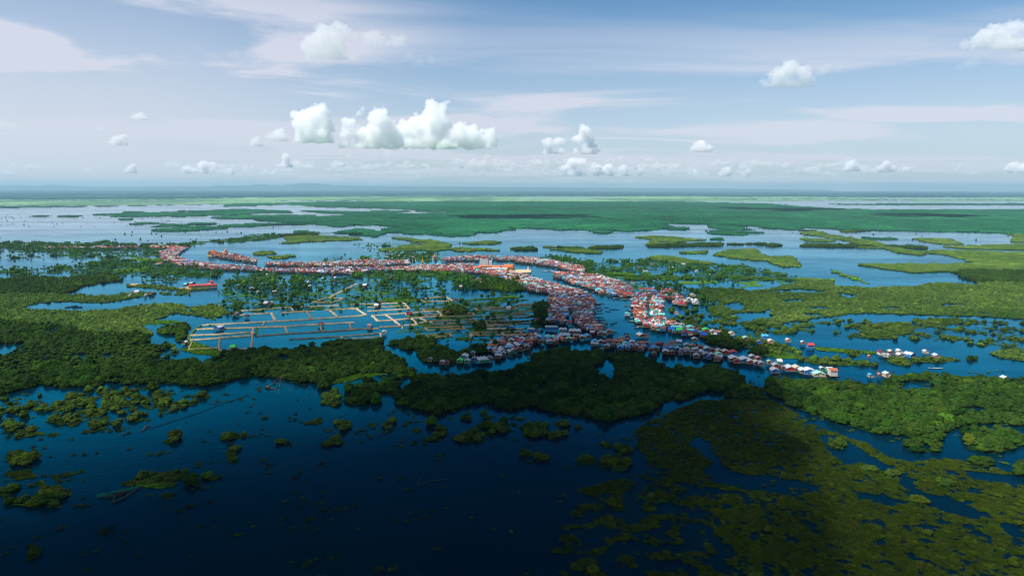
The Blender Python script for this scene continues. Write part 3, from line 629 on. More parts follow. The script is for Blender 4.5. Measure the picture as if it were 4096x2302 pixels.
# the 300 shrubs that show largest, each an object
def ordinal(n): return f"{n}{'th' if 10 <= n % 100 <= 20 else {1:'st',2:'nd',3:'rd'}.get(n % 10,'th')}"
def single_shrubs():
    tones = {}
    names = {'dark': (.013, .040, .007), 'green': (.030, .082, .011), 'olive': (.075, .108, .013), 'bright': (.060, .155, .014)}
    for q, c in names.items():
        m = foliage('foliage_'+q, c)
        for s in range(6): tones[q, s] = np_mesh('shrub', *crowns[s], [m])
    zones = {}
    for (x, y, w, h, k, tc, X, Y) in near_shrubs:
        if X > 3000: z = 'in the sunlit east marsh' if Y < 1900 else 'on the southeast olive mats'
        elif X > 2350: z = 'in the shaded south marsh'
        elif X > 1500: z = 'in the dark middle water'
        elif X > 760: z = 'off the green wood tip'
        else: z = 'in the dark southwest bay'
        zones.setdefault(z, []).append((x, y, w, h, k, tc, X, Y))
    for z, L in zones.items():
        L.sort(key=lambda q: q[1])
        for i, (x, y, w, h, k, tc, X, Y) in enumerate(L):
            q = min(names, key=lambda a: sum((u-v)**2 for u, v in zip(names[a], tc)))
            o = link('shrub', tones[q, i % 6], None, (x, y, .1), random.random()*6.28); o.scale = (w, w, h)
            size = 'tall' if h > 7 else 'wide' if w > 7 else 'low' if h < 4 else 'round'
            tag(o, f'{size} {q} shrub {z}, {ordinal(i+1)} from the south edge', 'shrub', 'shrubs growing out of the flooded marsh')
single_shrubs()

# ------------------------------------------------------------------ houses on stilts
PAL = {'rust-red': (.22, .065, .045), 'maroon': (.17, .022, .03), 'bright red': (.48, .04, .035), 'brown': (.13, .06, .045), 'salmon': (.40, .125, .07), 'orange': (.50, .14, .05),
       'dark grey': (.13, .145, .155), 'grey': (.30, .33, .35), 'pale grey': (.42, .45, .49), 'white': (.55, .56, .60), 'deep blue': (.015, .10, .46), 'sky blue': (.06, .33, .62), 'teal': (.04, .28, .34),
       'turquoise': (.12, .55, .52), 'green': (.03, .28, .15), 'lime green': (.06, .60, .09), 'mint': (.30, .62, .46), 'tan': (.50, .40, .29), 'pink': (.40, .19, .17)}
ROOFM = {k: mat('roof_sheet_'+k.replace(' ', '_').replace('-', '_'), v, .55, .16, .9, .35) for k, v in PAL.items()}
WPAL = {'timber': (.20, .12, .07), 'grey timber': (.24, .21, .18), 'white': (.60, .59, .56), 'blue': (.03, .20, .55), 'green': (.05, .42, .22), 'red': (.50, .05, .04), 'cream': (.62, .52, .36), 'teal': (.06, .40, .42), 'pink': (.40, .24, .22)}
WALLM = {k: mat('wall_'+k.replace(' ', '_'), v, .8, .15, .8) for k, v in WPAL.items()}
M_TIMBER = mat('weathered_timber', (.16, .11, .075), .9, .3); M_POST = mat('stilt_timber', (.10, .075, .055), .9, .3); M_DARK = mat('dark_opening', (.02, .02, .025), .4)
M_WINDOW = mat('window_glass', (.05, .08, .10), .2)

def box(x0, x1, y0, y1, z0, z1):
    V = [(x, y, z) for z in (z0, z1) for x, y in ((x0, y0), (x1, y0), (x1, y1), (x0, y1))]
    return V, [[0, 3, 2, 1], [4, 5, 6, 7], [0, 1, 5, 4], [1, 2, 6, 5], [2, 3, 7, 6], [3, 0, 4, 7]]
def merge(L):
    V = []; Fc = []
    for v, f in L: o = len(V); V += list(v); Fc += [[i+o for i in q] for q in f]
    return V, Fc
FZ = 2.4
def gable_roof(w, l, zt, rh, n, ov=.5, th=.14, lean=False):
    """n gables side by side, ridges along y"""
    L = []; gw = w/n
    for k in range(n):
        xa = -w/2+k*gw; xb = xa+gw; xm = (xa+xb)/2
        oa = ov if k == 0 else 0; ob = ov if k == n-1 else 0
        s = rh/(gw/2)
        if lean: prof = [(xa-oa, zt-oa*.1), (xb+ob, zt+rh*.6)]
        else: prof = [(xa-oa, zt-oa*s), (xm, zt+rh), (xb+ob, zt-ob*s)]
        m = len(prof)
        V = [(x, y, z+dz) for y in (-l/2-ov, l/2+ov) for dz in (th, 0) for x, z in prof]
        Fc = []
        for i in range(m-1):
            a = i
            Fc += [[a, a+1, 2*m+a+1, 2*m+a], [m+a, 3*m+a, 3*m+a+1, m+a+1], [a, m+a, m+a+1, a+1], [2*m+a, 2*m+a+1, 3*m+a+1, 3*m+a]]
        Fc += [[0, 2*m, 3*m, m], [m-1, 2*m-1, 4*m-1, 3*m-1]]
        L.append((V, Fc))
    return merge(L)
def wall_body(w, l, z0, zt, rh, n):
    gw = w/n; pts = [(-w/2, zt)]
    for k in range(n): xa = -w/2+k*gw; pts += [(xa+gw/2, zt+rh-.05), (xa+gw, zt-.05)]
    m = len(pts)
    V = [(x, y, z) for y in (-l/2, l/2) for x, z in ([(p[0], z0) for p in pts]+pts)]
    Fc = []
    for i in range(m-1):
        Fc += [[i, i+1, m+i+1, m+i], [2*m+i, 3*m+i, 3*m+i+1, 2*m+i+1], [m+i, m+i+1, 3*m+i+1, 3*m+i], [i, 2*m+i, 2*m+i+1, i+1]]
    Fc += [[0, m, 3*m, 2*m], [m-1, 3*m-1, 4*m-1, 2*m-1]]
    return V, Fc

houses = []      # x, y, rot, w, l, wall height, roof, wall, gables, zone, explicit, floor height
def add_house(x, y, rot, w, l, hh, roof, wall, n=1, zone='', exp=False, fz=FZ, lean=False):
    houses.append(dict(x=float(x), y=float(y), rot=rot, w=w, l=l, h=hh, roof=roof, wall=wall, n=n, zone=zone, exp=exp, fz=fz, lean=lean))
def pip(X, Y, poly):
    p = np.array(poly, float); ins = np.zeros(X.shape, bool)
    for a, b in zip(p, np.roll(p, -1, 0)):
        c = ((a[1] > Y) != (b[1] > Y)); xi = a[0]+(Y-a[1])*(b[0]-a[0])/((b[1]-a[1]) if b[1] != a[1] else 1e-9)
        ins ^= c & (X < xi)
    return ins
RW = {'rust-red': 26, 'brown': 17, 'salmon': 11, 'pink': 5, 'white': 8, 'pale grey': 10, 'maroon': 8, 'grey': 6, 'deep blue': 2, 'sky blue': 4, 'teal': 3, 'turquoise': 2, 'green': 2, 'bright red': 4, 'tan': 6, 'orange': 5}
def block(zone, poly, ang, sx, sy, wts=None, dens=.93, w0=5.7, l0=9.5):
    r = random.Random(zone); W2 = dict(RW); W2.update(wts or {}); ks = list(W2); ws = [W2[k] for k in ks]
    gx, gy = ground([p[0] for p in poly], [p[1] for p in poly])
    ca, sa = math.cos(R(ang)), math.sin(R(ang)); u = gx*ca+gy*sa; v = -gx*sa+gy*ca
    sx *= .88; sy *= .86; vv = v.min()+sy*.3
    while vv < v.max():
        uu = u.min()+r.uniform(0, sx); rowc = r.choices(ks, ws)[0]
        while uu < u.max():
            w = w0*r.uniform(.8, 1.25)
            x = uu*ca-vv*sa; y = uu*sa+vv*ca
            X, Y = project(x, y)
            if pip(np.array([X]), np.array([Y]), poly)[0] and r.random() < dens and not any(abs(e['x']-x) < (e['w']+w)*.48 and abs(e['y']-y) < (e['l']+l0)*.42 for e in houses if e['exp']):
                roof = rowc if r.random() < .35 else r.choices(ks, ws)[0]
                add_house(x+r.uniform(-.4, .4), y+r.uniform(-1.2, 1.2), R(ang+r.uniform(-4, 4)+(90 if r.random() < .12 else 0)), w, l0*r.uniform(.75, 1.2), r.uniform(2.3, 3.1), roof,
                          r.choices(list(WPAL), [42, 26, 9, 5, 3, 3, 5, 4, 3])[0], 2 if (w > 7.6 and r.random() < .3) else 1, zone, fz=FZ*r.uniform(.8, 1.2), lean=r.random() < .12)
            uu += w+r.uniform(.1, 1.2)+max(0, sx-w0)
        vv += sy*r.uniform(.9, 1.1)
def EX(zone, ox, oy, s, rows):
    for q in rows:
        zx, zy, zw, roof, wall = q[:5]; n = q[5] if len(q) > 5 else 1; rot = q[6] if len(q) > 6 else -6; lf = q[7] if len(q) > 7 else 1.25; hh = q[8] if len(q) > 8 else 2.7
        X = ox+zx*s; Y = oy+(zy+zw*.10)*s
        x, y = ground(X, Y+4, 0); d = math.hypot(x, y); w = zw*s/4*d/F*.92
        add_house(x, y, R(rot), w, max(5, min(w*lf, 16)), hh, roof, wall, n, zone, True)
EX('in the south bank row', 2600, 1150, .2717, [
 (85,915,105,'teal','timber'), (235,915,100,'deep blue','timber'), (325,910,85,'sky blue','timber'), (405,915,85,'turquoise','blue'), (462,945,60,'grey','timber'), (540,865,95,'grey','green'), (625,875,90,'salmon','timber'),
 (545,965,90,'dark grey','timber'), (622,975,85,'dark grey','timber'), (700,985,80,'brown','timber'), (740,895,95,'maroon','timber'), (838,915,110,'pale grey','blue'), (915,940,90,'brown','red'), (1005,950,100,'tan','timber'), (1105,960,100,'tan','red'),
 (820,1000,100,'grey','timber'), (905,1008,80,'pale grey','timber'), (1005,1000,100,'mint','teal'), (865,1045,60,'deep blue','blue'), (1225,970,95,'bright red','blue'), (1225,1055,140,'pale grey','timber'), (1275,1100,80,'brown','red'),
 (1385,1070,150,'pale grey','blue'), (1470,1105,85,'pale grey','red'), (1500,1035,85,'pale grey','grey timber'), (1560,1120,90,'tan','blue'), (1630,1135,90,'grey','grey timber'), (1590,1060,70,'pink','timber'), (1755,1115,65,'tan','cream'),
 (1895,1100,140,'white','green',1,82,.5), (1845,1165,95,'pale grey','red'), (1830,1235,115,'pale grey','blue'), (1955,1200,50,'pink','pink'), (2050,1200,130,'pale grey','red'), (2152,1200,110,'tan','cream'), (2245,1240,110,'pale grey','grey timber'),
 (2330,1250,150,'white','blue',1,-8,1.0,3.4), (2475,1285,170,'mint','cream',1,-4,.8), (60,990,70,'dark grey','timber'), (330,965,75,'dark grey','timber'), (20,930,80,'brown','timber'), (170,840,80,'brown','timber'), (330,830,110,'rust-red','white'), (425,805,120,'white','blue',1,80,.6), (120,850,90,'maroon','timber')])
EX('at the south row end', 3050, 1400, .1554, [(1700,520,330,'white','green',1,84,.45), (1795,640,225,'salmon','white',1,84,.7,6.0), (1520,515,90,'white','teal')])
EX('on the sunny east flats', 3450, 1350, .2508, [
 (290,270,80,'maroon','white',1,0,1.1,3.8), (580,235,70,'white','white'), (590,300,85,'pale grey','grey timber'), (745,290,125,'white','blue',1,28,.9,3.0), (1000,245,62,'white','cream'), (1170,310,85,'pale grey','pink'), (385,620,105,'pale grey','cream',1,0,.95,3.4), (120,630,50,'sky blue','white'),
 (2260,680,92,'pale grey','cream',1,0,.9,3.2), (445,245,70,'tan','timber'), (365,305,50,'grey','white'), (408,310,45,'white','white'), (105,325,38,'pink','timber'), (262,620,34,'pink','timber')])
EX('on the east bank', 2600, 1150, .2717, [
 (775,140,110,'bright red','blue',1,84,.5), (655,190,110,'white','green',2), (665,225,90,'white','white'), (470,240,110,'bright red','pink',2), (385,220,110,'pink','white',2), (390,385,50,'pink','white'), (1200,690,78,'tan','white'), (1405,760,80,'mint','timber'), (1700,730,100,'sky blue','blue',2),
 (1610,815,70,'dark grey','blue'), (1775,805,80,'tan','pink'), (2030,790,65,'tan','pink'), (2245,825,45,'white','timber'), (2355,875,98,'bright red','blue',1,84,.8,3.4), (655,775,80,'pale grey','timber'), (820,635,105,'lime green','red'), (790,700,150,'deep blue','timber',1,75,.6),
 (1000,665,130,'pink','blue',4), (925,660,90,'pale grey','cream'), (590,595,120,'turquoise','timber'), (430,630,125,'lime green','timber',1,78,.7), (315,615,150,'deep blue','timber',1,80,.6), (510,660,90,'brown','timber'), (180,580,80,'turquoise','timber'), (270,120,85,'turquoise','teal'), (480,95,60,'sky blue','blue'), (630,115,75,'tan','cream'), (580,175,70,'white','timber')])
EX('among the fish ponds', 700, 1150, .2717, [
 (640,600,85,'white','blue'), (690,590,45,'pale grey','red'), (895,395,68,'dark grey','timber'), (1060,425,50,'deep blue','timber'), (2150,540,58,'bright red','white'), (865,890,98,'lime green','white',1,84,.8), (150,825,45,'white','timber'), (1350,228,110,'white','cream',1,86,.5), (1220,240,70,'dark grey','green'), (1835,195,40,'sky blue','blue'), (1420,235,45,'tan','timber')])
EX('on the pond dykes', 1400, 950, .2717, [
 (395,1000,105,'white','cream',1,86,.5), (430,965,50,'maroon','timber'), (870,1120,72,'rust-red','red'), (290,1310,78,'pink','white',1,86,.7), (505,1405,64,'white','white',1,10,.9), (1455,1100,155,'maroon','timber',1,86,.3), (2340,1045,80,'white','white'), (2380,1330,62,'sky blue','blue'), (1560,925,55,'maroon','timber'),
 (1635,725,72,'white','pink',1,86,.6), (585,585,42,'salmon','pink'), (230,690,180,'white','pink',1,86,.25), (1890,620,80,'rust-red','timber'), (1800,635,38,'bright red','timber'), (1890,660,80,'pink','timber'), (1780,1465,34,'pale grey','white')])
EX('on the shaded spit', 1650, 1250, .2717, [
 (700,725,88,'lime green','green'), (262,710,66,'dark grey','grey timber'), (440,750,70,'grey','pink'), (512,758,55,'maroon','timber'), (765,660,120,'pale grey','teal'), (890,612,70,'teal','grey timber'), (808,730,85,'grey','green'), (915,700,90,'dark grey','blue'), (1035,700,170,'pale grey','green',3,20), (1130,690,90,'dark grey','timber'),
 (1180,500,140,'orange','green',3), (1265,650,105,'pale grey','timber',2), (1340,620,70,'grey','timber'), (1445,590,90,'grey','green',1,30), (1572,500,88,'pale grey','timber',1,25), (1735,478,62,'salmon','red'), (1690,520,95,'dark grey','timber'), (1820,128,118,'maroon','white',1,86,.6,4.2), (1780,262,185,'pale grey','blue',4,-3,.6,3.4),
 (2045,228,190,'pale grey','blue',5,-3,.6,3.6), (2310,165,160,'bright red','teal',1,86,.5,4.6), (2215,262,115,'white','pink',2), (2390,275,185,'white','timber',3), (2240,340,170,'pale grey','timber',3), (1540,385,58,'white','timber'), (1850,375,95,'pale grey','blue'), (1990,370,90,'mint','timber'), (2110,412,75,'white','timber'),
 (2415,355,95,'pink','timber',2), (1455,425,90,'pale grey','timber'), (1612,405,90,'pale grey','blue'), (1900,440,90,'brown','timber'), (2010,420,80,'maroon','timber'), (1700,400,80,'dark grey','timber'), (1320,480,110,'maroon','timber'), (2300,400,80,'mint','timber'), (1770,385,80,'dark grey','timber'), (2500,375,90,'pale grey','timber')])
EX('on the flooded west plain', 500, 950, .2717, [(900,690,80,'turquoise','timber',1,86,.5), (990,672,105,'grey','timber',1,84,.4), (188,800,82,'white','white',1,86,.7), (395,820,52,'dark grey','timber'), (300,855,26,'white','white'), (68,858,22,'white','white'), (500,378,62,'salmon','white')])
EX('at the river fork', 2050, 1050, .2717, [
 (1890,1075,120,'pale grey','timber',1,20,1), (1965,1085,70,'maroon','pink',4), (1690,765,70,'turquoise','white'), (1430,1025,95,'dark grey','timber'), (1300,1055,100,'dark grey','timber'), (1350,1060,70,'grey','timber'), (1600,1130,80,'dark grey','timber'), (1690,1105,70,'brown','timber'), (1420,1175,150,'maroon','timber'), (1660,1210,95,'turquoise','blue'),
 (1760,1190,90,'pale grey','timber'), (1210,1180,95,'sky blue','timber'), (1300,1180,80,'grey','timber'), (1310,1300,62,'dark grey','timber'), (1920,1225,90,'rust-red','timber'), (1570,1235,90,'dark grey','timber'), (2090,1270,110,'sky blue','timber'), (1720,460,160,'bright red','cream',2,0,.8), (1430,415,120,'sky blue','white',2), (1265,405,100,'turquoise','white')])
cool = {'turquoise': 6, 'teal': 8, 'grey': 14, 'dark grey': 12, 'pale grey': 16, 'salmon': 4, 'pink': 4, 'maroon': 12, 'rust-red': 10, 'brown': 14, 'sky blue': 6}
block('in the zigzag riverside block', [(2531,1178),(2588,1178),(2588,1292),(2560,1304),(2548,1294),(2530,1240)], 0, 6.6, 13.5, {'rust-red': 30, 'pink': 22, 'salmon': 20, 'blue': 0} if 0 else {'rust-red': 34, 'pink': 12, 'salmon': 16})
block('in the inland zigzag block', [(2602,1188),(2652,1188),(2655,1290),(2605,1290)], 0, 6.6, 13.5, {'pink': 12, 'sky blue': 8})
block('on the bend', [(2556,1292),(2650,1282),(2750,1312),(2800,1326),(2880,1335),(2870,1350),(2740,1344),(2640,1330),(2572,1312)], -12, 7, 12, {'turquoise': 8, 'green': 8, 'sky blue': 10})
block('in the west quay block', [(2288,1188),(2365,1188),(2384,1230),(2372,1262),(2382,1298),(2432,1335),(2420,1348),(2370,1340),(2330,1322),(2290,1296),(2284,1240)], 0, 6.8, 12.5, {'rust-red': 30, 'maroon': 22, 'brown': 20, 'deep blue': 6})
block('in the inner west block', [(2196,1178),(2283,1184),(2276,1262),(2262,1300),(2180,1292),(2196,1236),(2190,1205)], 0, 7, 13, {'pale grey': 18, 'brown': 14})
block('on the shaded lower bank', [(1930,1383),(2048,1356),(2150,1350),(2290,1352),(2365,1345),(2362,1366),(2250,1374),(2150,1388),(2080,1412),(1985,1434),(1955,1412)], 14, 7.5, 12, cool)
block('south of the river fork', [(2370,1376),(2470,1366),(2600,1380),(2760,1404),(2880,1428),(2960,1450),(2950,1462),(2800,1440),(2600,1408),(2450,1402),(2380,1390)], -14, 8, 12, cool)
block('across the wide channel', [(2215,1092),(2300,1096),(2400,1106),(2480,1130),(2520,1150),(2540,1172),(2505,1190),(2440,1186),(2350,1156),(2270,1130),(2215,1110)], -8, 7, 13)
block('behind the zigzag blocks', [(2560,1160),(2680,1162),(2720,1185),(2762,1216),(2720,1218),(2650,1186),(2600,1184)], -5, 7.5, 14, {'green': 8, 'sky blue': 10, 'deep blue': 6})
block('upstream on the north bank', [(2045,1030),(2090,1031),(2200,1043),(2330,1070),(2345,1095),(2290,1090),(2200,1066),(2060,1050)], -5, 7, 14, {'rust-red': 25})
block('west bank quarter', [(1900,1090),(2048,1090),(2110,1106),(2180,1130),(2300,1160),(2350,1178),(2290,1186),(2200,1176),(2110,1166),(2070,1130),(1960,1104)], -8, 7, 13, {'rust-red': 25, 'deep blue': 4})
block('town heart', [(1490,1066),(1560,1074),(1700,1064),(1850,1056),(1890,1060),(1900,1080),(2010,1086),(1960,1098),(1800,1090),(1640,1086),(1500,1086)], 4, 8, 15, {'pink': 10, 'salmon': 18})
block('upper strip', [(1060,1054),(1300,1052),(1480,1042),(1640,1046),(1640,1058),(1480,1066),(1250,1068),(1060,1066)], 2, 7.5, 15, {'rust-red': 30}, .9)
block('lower strip', [(1030,1077),(1200,1079),(1480,1073),(1500,1086),(1400,1098),(1250,1094),(1100,1090),(1030,1089)], 2, 7.5, 15, {'rust-red': 34, 'maroon': 14}, .92)
block('north row', [(1770,1036),(1900,1024),(2060,1032),(2060,1042),(1900,1044),(1770,1046)], 0, 8, 15, {'turquoise': 12, 'teal': 10}, .85)
block('west bend', [(632,1012),(690,996),(740,998),(700,1028),(760,1046),(860,1062),(1020,1070),(1030,1082),(850,1080),(720,1062),(650,1044)], -6, 7.5, 16, {'rust-red': 30, 'bright red': 10}, .92)
block('west strip', [(600,984),(700,985),(752,992),(740,1000),(600,993)], 0, 8, 16, {'maroon': 20}, .9)
block('far west village', [(170,991),(560,987),(560,994),(170,996)], 0, 9, 18, {}, .6)
block('temple lane', [(850,1012),(920,1014),(1024,1042),(1024,1053),(900,1036),(850,1024)], -5, 8, 16, {}, .85)
block('palm fields', [(1040,1100),(1440,1100),(1300,1150),(1050,1180),(930,1160)], 20, 30, 60, {'white': 60}, .3)
block('east fields', [(2350,1100),(2700,1120),(2620,1150),(2500,1140)], 0, 30, 50, {'white': 50}, .4)
block('east palm fields', [(2500,1040),(2900,1070),(2800,1130),(2500,1090)], 0, 45, 90, {'white': 60}, .35)
block('temple fields', [(1500,1015),(1620,1010),(1700,1035),(1560,1045)], 0, 20, 40, {'white': 50}, .5)

def place_houses():
    for h in houses:
        X, Y = project(h['x'], h['y']); h['X'], h['Y'] = float(X), float(Y)
        h['d'] = math.hypot(h['x'], h['y']); h['score'] = h['w']/h['d']*(1.6 if h['exp'] else 1)*(1 if -10 < X < 4106 else 0)
    order = sorted(houses, key=lambda h: -h['score'])
    single, rest = order[:300], order[300:]
    cache = {}
    def mesh(key, fn, m):
        if (key, m.name) not in cache: V, Fc = fn(); cache[key, m.name] = np_mesh(key[0], V, Fc, [m])
        return cache[key, m.name]
    single.sort(key=lambda h: h['d']); zones = {}
    for i, h in enumerate(single):
        w, l, hh, n, fz = round(h['w']*2)/2, round(h['l']), round(h['h']*2)/2, h['n'], round(h['fz']*2)/2
        rh = min(w/n*.24, 1.9); zt = fz+hh
        root = link('stilt_house', None, None, (h['x'], h['y'], 0), h['rot']); h['obj'] = root
        link('roof', mesh(('roof', w, l, zt, n, h['lean']), lambda: gable_roof(w, l, zt, rh, n, .55, .16, h['lean']), ROOFM[h['roof']]), root)
        link('wall', mesh(('wall', w, l, zt, n, fz), lambda: wall_body(w, l, fz+.12, zt, 0.06 if h['lean'] else rh, n), WALLM[h['wall']]), root)
        link('platform', mesh(('platform', w, l, fz), lambda: box(-w/2-.6, w/2+.6, -l/2-1.8, l/2+.8, fz-.1, fz+.1), M_TIMBER), root)
        xs = [-w/2, 0, w/2]; ys = [-l/2-1.2, l/2]
        if i < 150:
            for sx in xs:
                for sy in ys: link('stilt', mesh(('stilt', fz), lambda: box(-.13, .13, -.13, .13, -1, fz-.1), M_POST), root, (sx, sy, 0))
            link('door', mesh(('door', 0), lambda: box(-.5, .5, -.04, .0, 0, 2), M_DARK), root, (-w*.12, -l/2-.003, fz+.13))
            for sx in (-w*.33, w*.28): link('window', mesh(('window', 0), lambda: box(-.45, .45, -.04, .0, 0, .9), M_WINDOW), root, (sx, -l/2-.003, fz+.95))
        else:
            link('stilt_frame', mesh(('stilt_frame', w, l, fz), lambda: merge([box(sx-.13, sx+.13, sy-.13, sy+.13, -1, fz-.1) for sx in xs for sy in ys]+[box(-w/2+.13, w/2-.13, ys[0]-.06, ys[0]+.06, fz*.45, fz*.45+.15)]), M_POST), root)
        zones.setdefault(h['zone'], []).append(h)
    for z, L in zones.items():
        L.sort(key=lambda h: h['X'])
        seen = {}
        for h in L:
            key = (h['roof'], h['wall']); seen.setdefault(key, []).append(h)
        for key, Q in seen.items():
            for i, h in enumerate(Q):
                pos = '' if len(Q) == 1 else f', {ordinal(i+1)} from west'
                tag(h['obj'], f"{key[0]} roofed {key[1]}-walled stilt house {z}{pos}", 'house', 'stilt houses of the floating village')
    # everything smaller: one mass of houses
    mats = list(ROOFM.values())+list(WALLM.values())+[M_POST]; ix = {m.name: i for i, m in enumerate(mats)}
    V = []; Fc = []; mi = []
    for h in rest:
        w, l, n, fz = h['w'], h['l'], h['n'], h['fz']; zt = fz+h['h']; rh = min(w/n*.24, 1.9); c, s = math.cos(h['rot']), math.sin(h['rot'])
        bits = [(gable_roof(w, l, zt, rh, n, .5, .15, h['lean']), ix[ROOFM[h['roof']].name]), (wall_body(w, l, fz, zt, .06 if h['lean'] else rh, n), ix[WALLM[h['wall']].name])]
        bits.append((merge([box(sx-.15, sx+.15, sy-.15, sy+.15, -1, fz) for sx in (-w/2+.2, w/2-.2) for sy in (-l/2+.2, l/2-.2)]), len(mats)-1))
        for (v, f), m in bits:
            o = len(V); V += [(h['x']+a*c-b*s, h['y']+a*s+b*c, z) for a, b, z in v]; Fc += [[i+o for i in q] for q in f]; mi += [m]*len(f)
    if V: tag(link('crowded_stilt_houses', np_mesh('crowded_stilt_houses', V, Fc, mats, mi)), kind='stuff')
    print('houses', len(houses), 'single', len(single))
place_houses()

# ------------------------------------------------------------------ dykes round the fish ponds
M_EARTH = mat('dyke_earth', (.40, .29, .18), .95, .3, .25); M_GRASSY = mat('dyke_grass', (.045, .10, .015), .95, .45, .25); M_MUDDY = mat('dyke_mud', (.26, .17, .10), .95, .35, .25)
def ribbon(name, pts, w, h, m, label, cat, group=None, parent=None):
    """an earth bank with sloping sides, following points of the photograph on the ground"""
    gx, gy = ground([p[0] for p in pts], [p[1] for p in pts]); P = np.stack([gx, gy], 1)
    Q = [P[0]]
    for a, b in zip(P, P[1:]):
        k = max(1, int(np.hypot(*(b-a))/6))
        for i in range(1, k+1): Q.append(a+(b-a)*i/k)
    Q = np.array(Q); T = np.gradient(Q, axis=0); T /= np.maximum(np.hypot(T[:, 0], T[:, 1])[:, None], 1e-6); Nn = np.stack([-T[:, 1], T[:, 0]], 1)
    V = []; Fc = []
    rw = random.Random(len(pts)*31+int(pts[0][0]))
    for q, n_ in zip(Q, Nn):
        k = rw.uniform(.65, 1.3); kz = rw.uniform(.75, 1.15)
        for off, z in ((-1, -.3), (-.5, 1), (.5, 1), (1, -.3)): V.append((q[0]+n_[0]*off*w*k/2, q[1]+n_[1]*off*w*k/2, h*kz*z if z > 0 else z))
    for i in range(len(Q)-1):
        a = i*4; b = a+4
        for j in range(3): Fc.append([a+j, b+j, b+j+1, a+j+1])
        Fc.append([a+3, b+3, b, a])
    Fc += [[0, 1, 2, 3], [b+3, b+2, b+1, b]]
    o = link(name, np_mesh(name, V, [f[::-1] for f in Fc], [m])); return tag(o, label, cat, group)
def Z5(*p): return [(700+.2717*x, 1150+.2717*y) for x, y in p]
def Z1(*p): return [(1400+.2717*x, 950+.2717*y) for x, y in p]
tan = [
 (Z5((940,340),(1700,290),(2460,260)), 'long straight sandy dyke at the north end of the big pond group', 5), (Z5((950,400),(1420,370),(1480,480)), 'bent sandy dyke beside the blue roofed hut', 5),
 (Z5((390,550),(1330,500),(1970,465),(2060,455),(2700,415)), 'sandy dyke running past the white pond hut on its north side', 5.5), (Z5((310,610),(1140,585),(1620,568),(1960,545),(2640,508)), 'wide sandy dyke under the white pond hut', 7),
 (Z5((225,700),(700,680),(1130,650),(1160,682)), 'wide sandy dyke with grass tufts, third from the south', 6), (Z5((220,770),(660,740),(1140,700)), 'wide sandy dyke, second from the south', 6), (Z5((200,905),(650,885)), 'short muddy dyke at the southwest pond corner', 4),
 (Z5((200,905),(265,765)), 'dark dyke end closing the southwest pond', 3), (Z5((655,930),(650,820),(665,740)), 'dark cross dyke between the two southern ponds', 3), (Z5((655,930),(1120,892),(1145,690),(1150,590)), 'dyke round the pond with the lime roofed hut', 3.5),
 (Z5((390,550),(300,615),(225,690),(215,770)), 'grassy curved dyke along the west side of the ponds', 5), (Z5((1200,712),(1500,685),(2400,630),(2700,610)), 'narrow grey dyke south of the red roofed pond hut', 4), (Z5((1620,568),(1662,680)), 'short cross dyke with a pale heap on it', 3.5),
 (Z5((1680,760),(2440,715)), 'thin grey dyke with a tuft of weeds, southernmost of the east ponds', 3.5), (Z5((1330,500),(1280,570)), 'short slanting dyke north of the wide sandy one', 3), (Z5((1200,590),(1195,712)), 'weedy cross dyke in the middle of the ponds', 4),
 (Z5((1550,365),(2050,340)), 'sandy dyke fringed with small bushes', 5), (Z5((1940,350),(2010,450)), 'short cross dyke behind the round dark tree', 4), (Z5((2270,325),(2395,420)), 'slanting cross dyke in the northeast pond', 4.5), (Z5((1710,290),(1750,345)), 'tiny cross dyke under a bush', 3.5),
 (Z5((2200,330),(2700,300)), 'sandy dyke north of the slanting cross dyke', 5), (Z5((2130,540),(2165,632)), 'short cross dyke below the red roofed pond hut', 3), (Z5((2030,212),(2250,145),(2480,160)), 'tan dyke on the north side of the lone pond', 4.5), (Z5((2480,160),(2320,218),(2030,212)), 'dark dyke on the south side of the lone pond', 4.5),
 (Z1((0,1050),(90,1042),(240,1135),(0,1160)), 'sandy dyke turning a sharp corner east of the ponds', 5.5), (Z1((330,1145),(810,1110),(1280,1075),(1370,1150),(1130,1165),(640,1210),(410,1225),(330,1145)), 'closed sandy dyke round the red hut ponds', 5),
 (Z1((520,1130),(640,1210),(740,1290)), 'slanting cross dyke west of the red hut', 4), (Z1((820,1110),(1000,1275)), 'slanting cross dyke at the red hut', 4.5), (Z1((1030,1180),(1130,1225),(990,1275),(800,1290)), 'bent dyke closing the small southeast pond', 4.5),
 (Z1((0,985),(790,955),(880,1045),(250,1080)), 'yellowish dyke round the white shed ponds', 5), (Z1((1040,910),(1100,890),(1420,870),(1510,925),(1100,945),(1040,910)), 'closed yellow dyke round the northernmost pond', 5), (Z1((250,1025),(830,1005)), 'thin dyke behind the long white shed', 4),
 (Z1((0,1260),(20,1345),(430,1335)), 'grey dyke beside the pink and white hut', 4), (Z1((430,1312),(770,1300),(775,1345)), 'thin grey dyke ending at a dark tree', 3.5), ([(1366,1345),(1521,1331),(1525,1347),(1374,1356),(1366,1345)], 'long narrow closed dyke north of the white tent', 3.5),
 (Z1((1980,1300),(2400,1290)), 'thin pale dyke behind the blue roofed hut', 3.5), (Z1((1985,1340),(2430,1336),(2560,1342)), 'pale wide dyke under the blue roofed hut', 6), (Z1((2560,1378),(2270,1385),(2235,1400),(2270,1432),(2560,1432)), 'hairpin shaped pale dyke beside the blue striped hall', 4),
 (Z1((2080,752),(2350,755)), 'short tan dyke below the dark wood', 6), ([(1322,1186),(1426,1134)], 'straight earth road slanting up to the long white shed', 6), ([(2048,1252),(2110,1243),(2200,1250)], 'muddy dyke west of the crowded block', 4)]
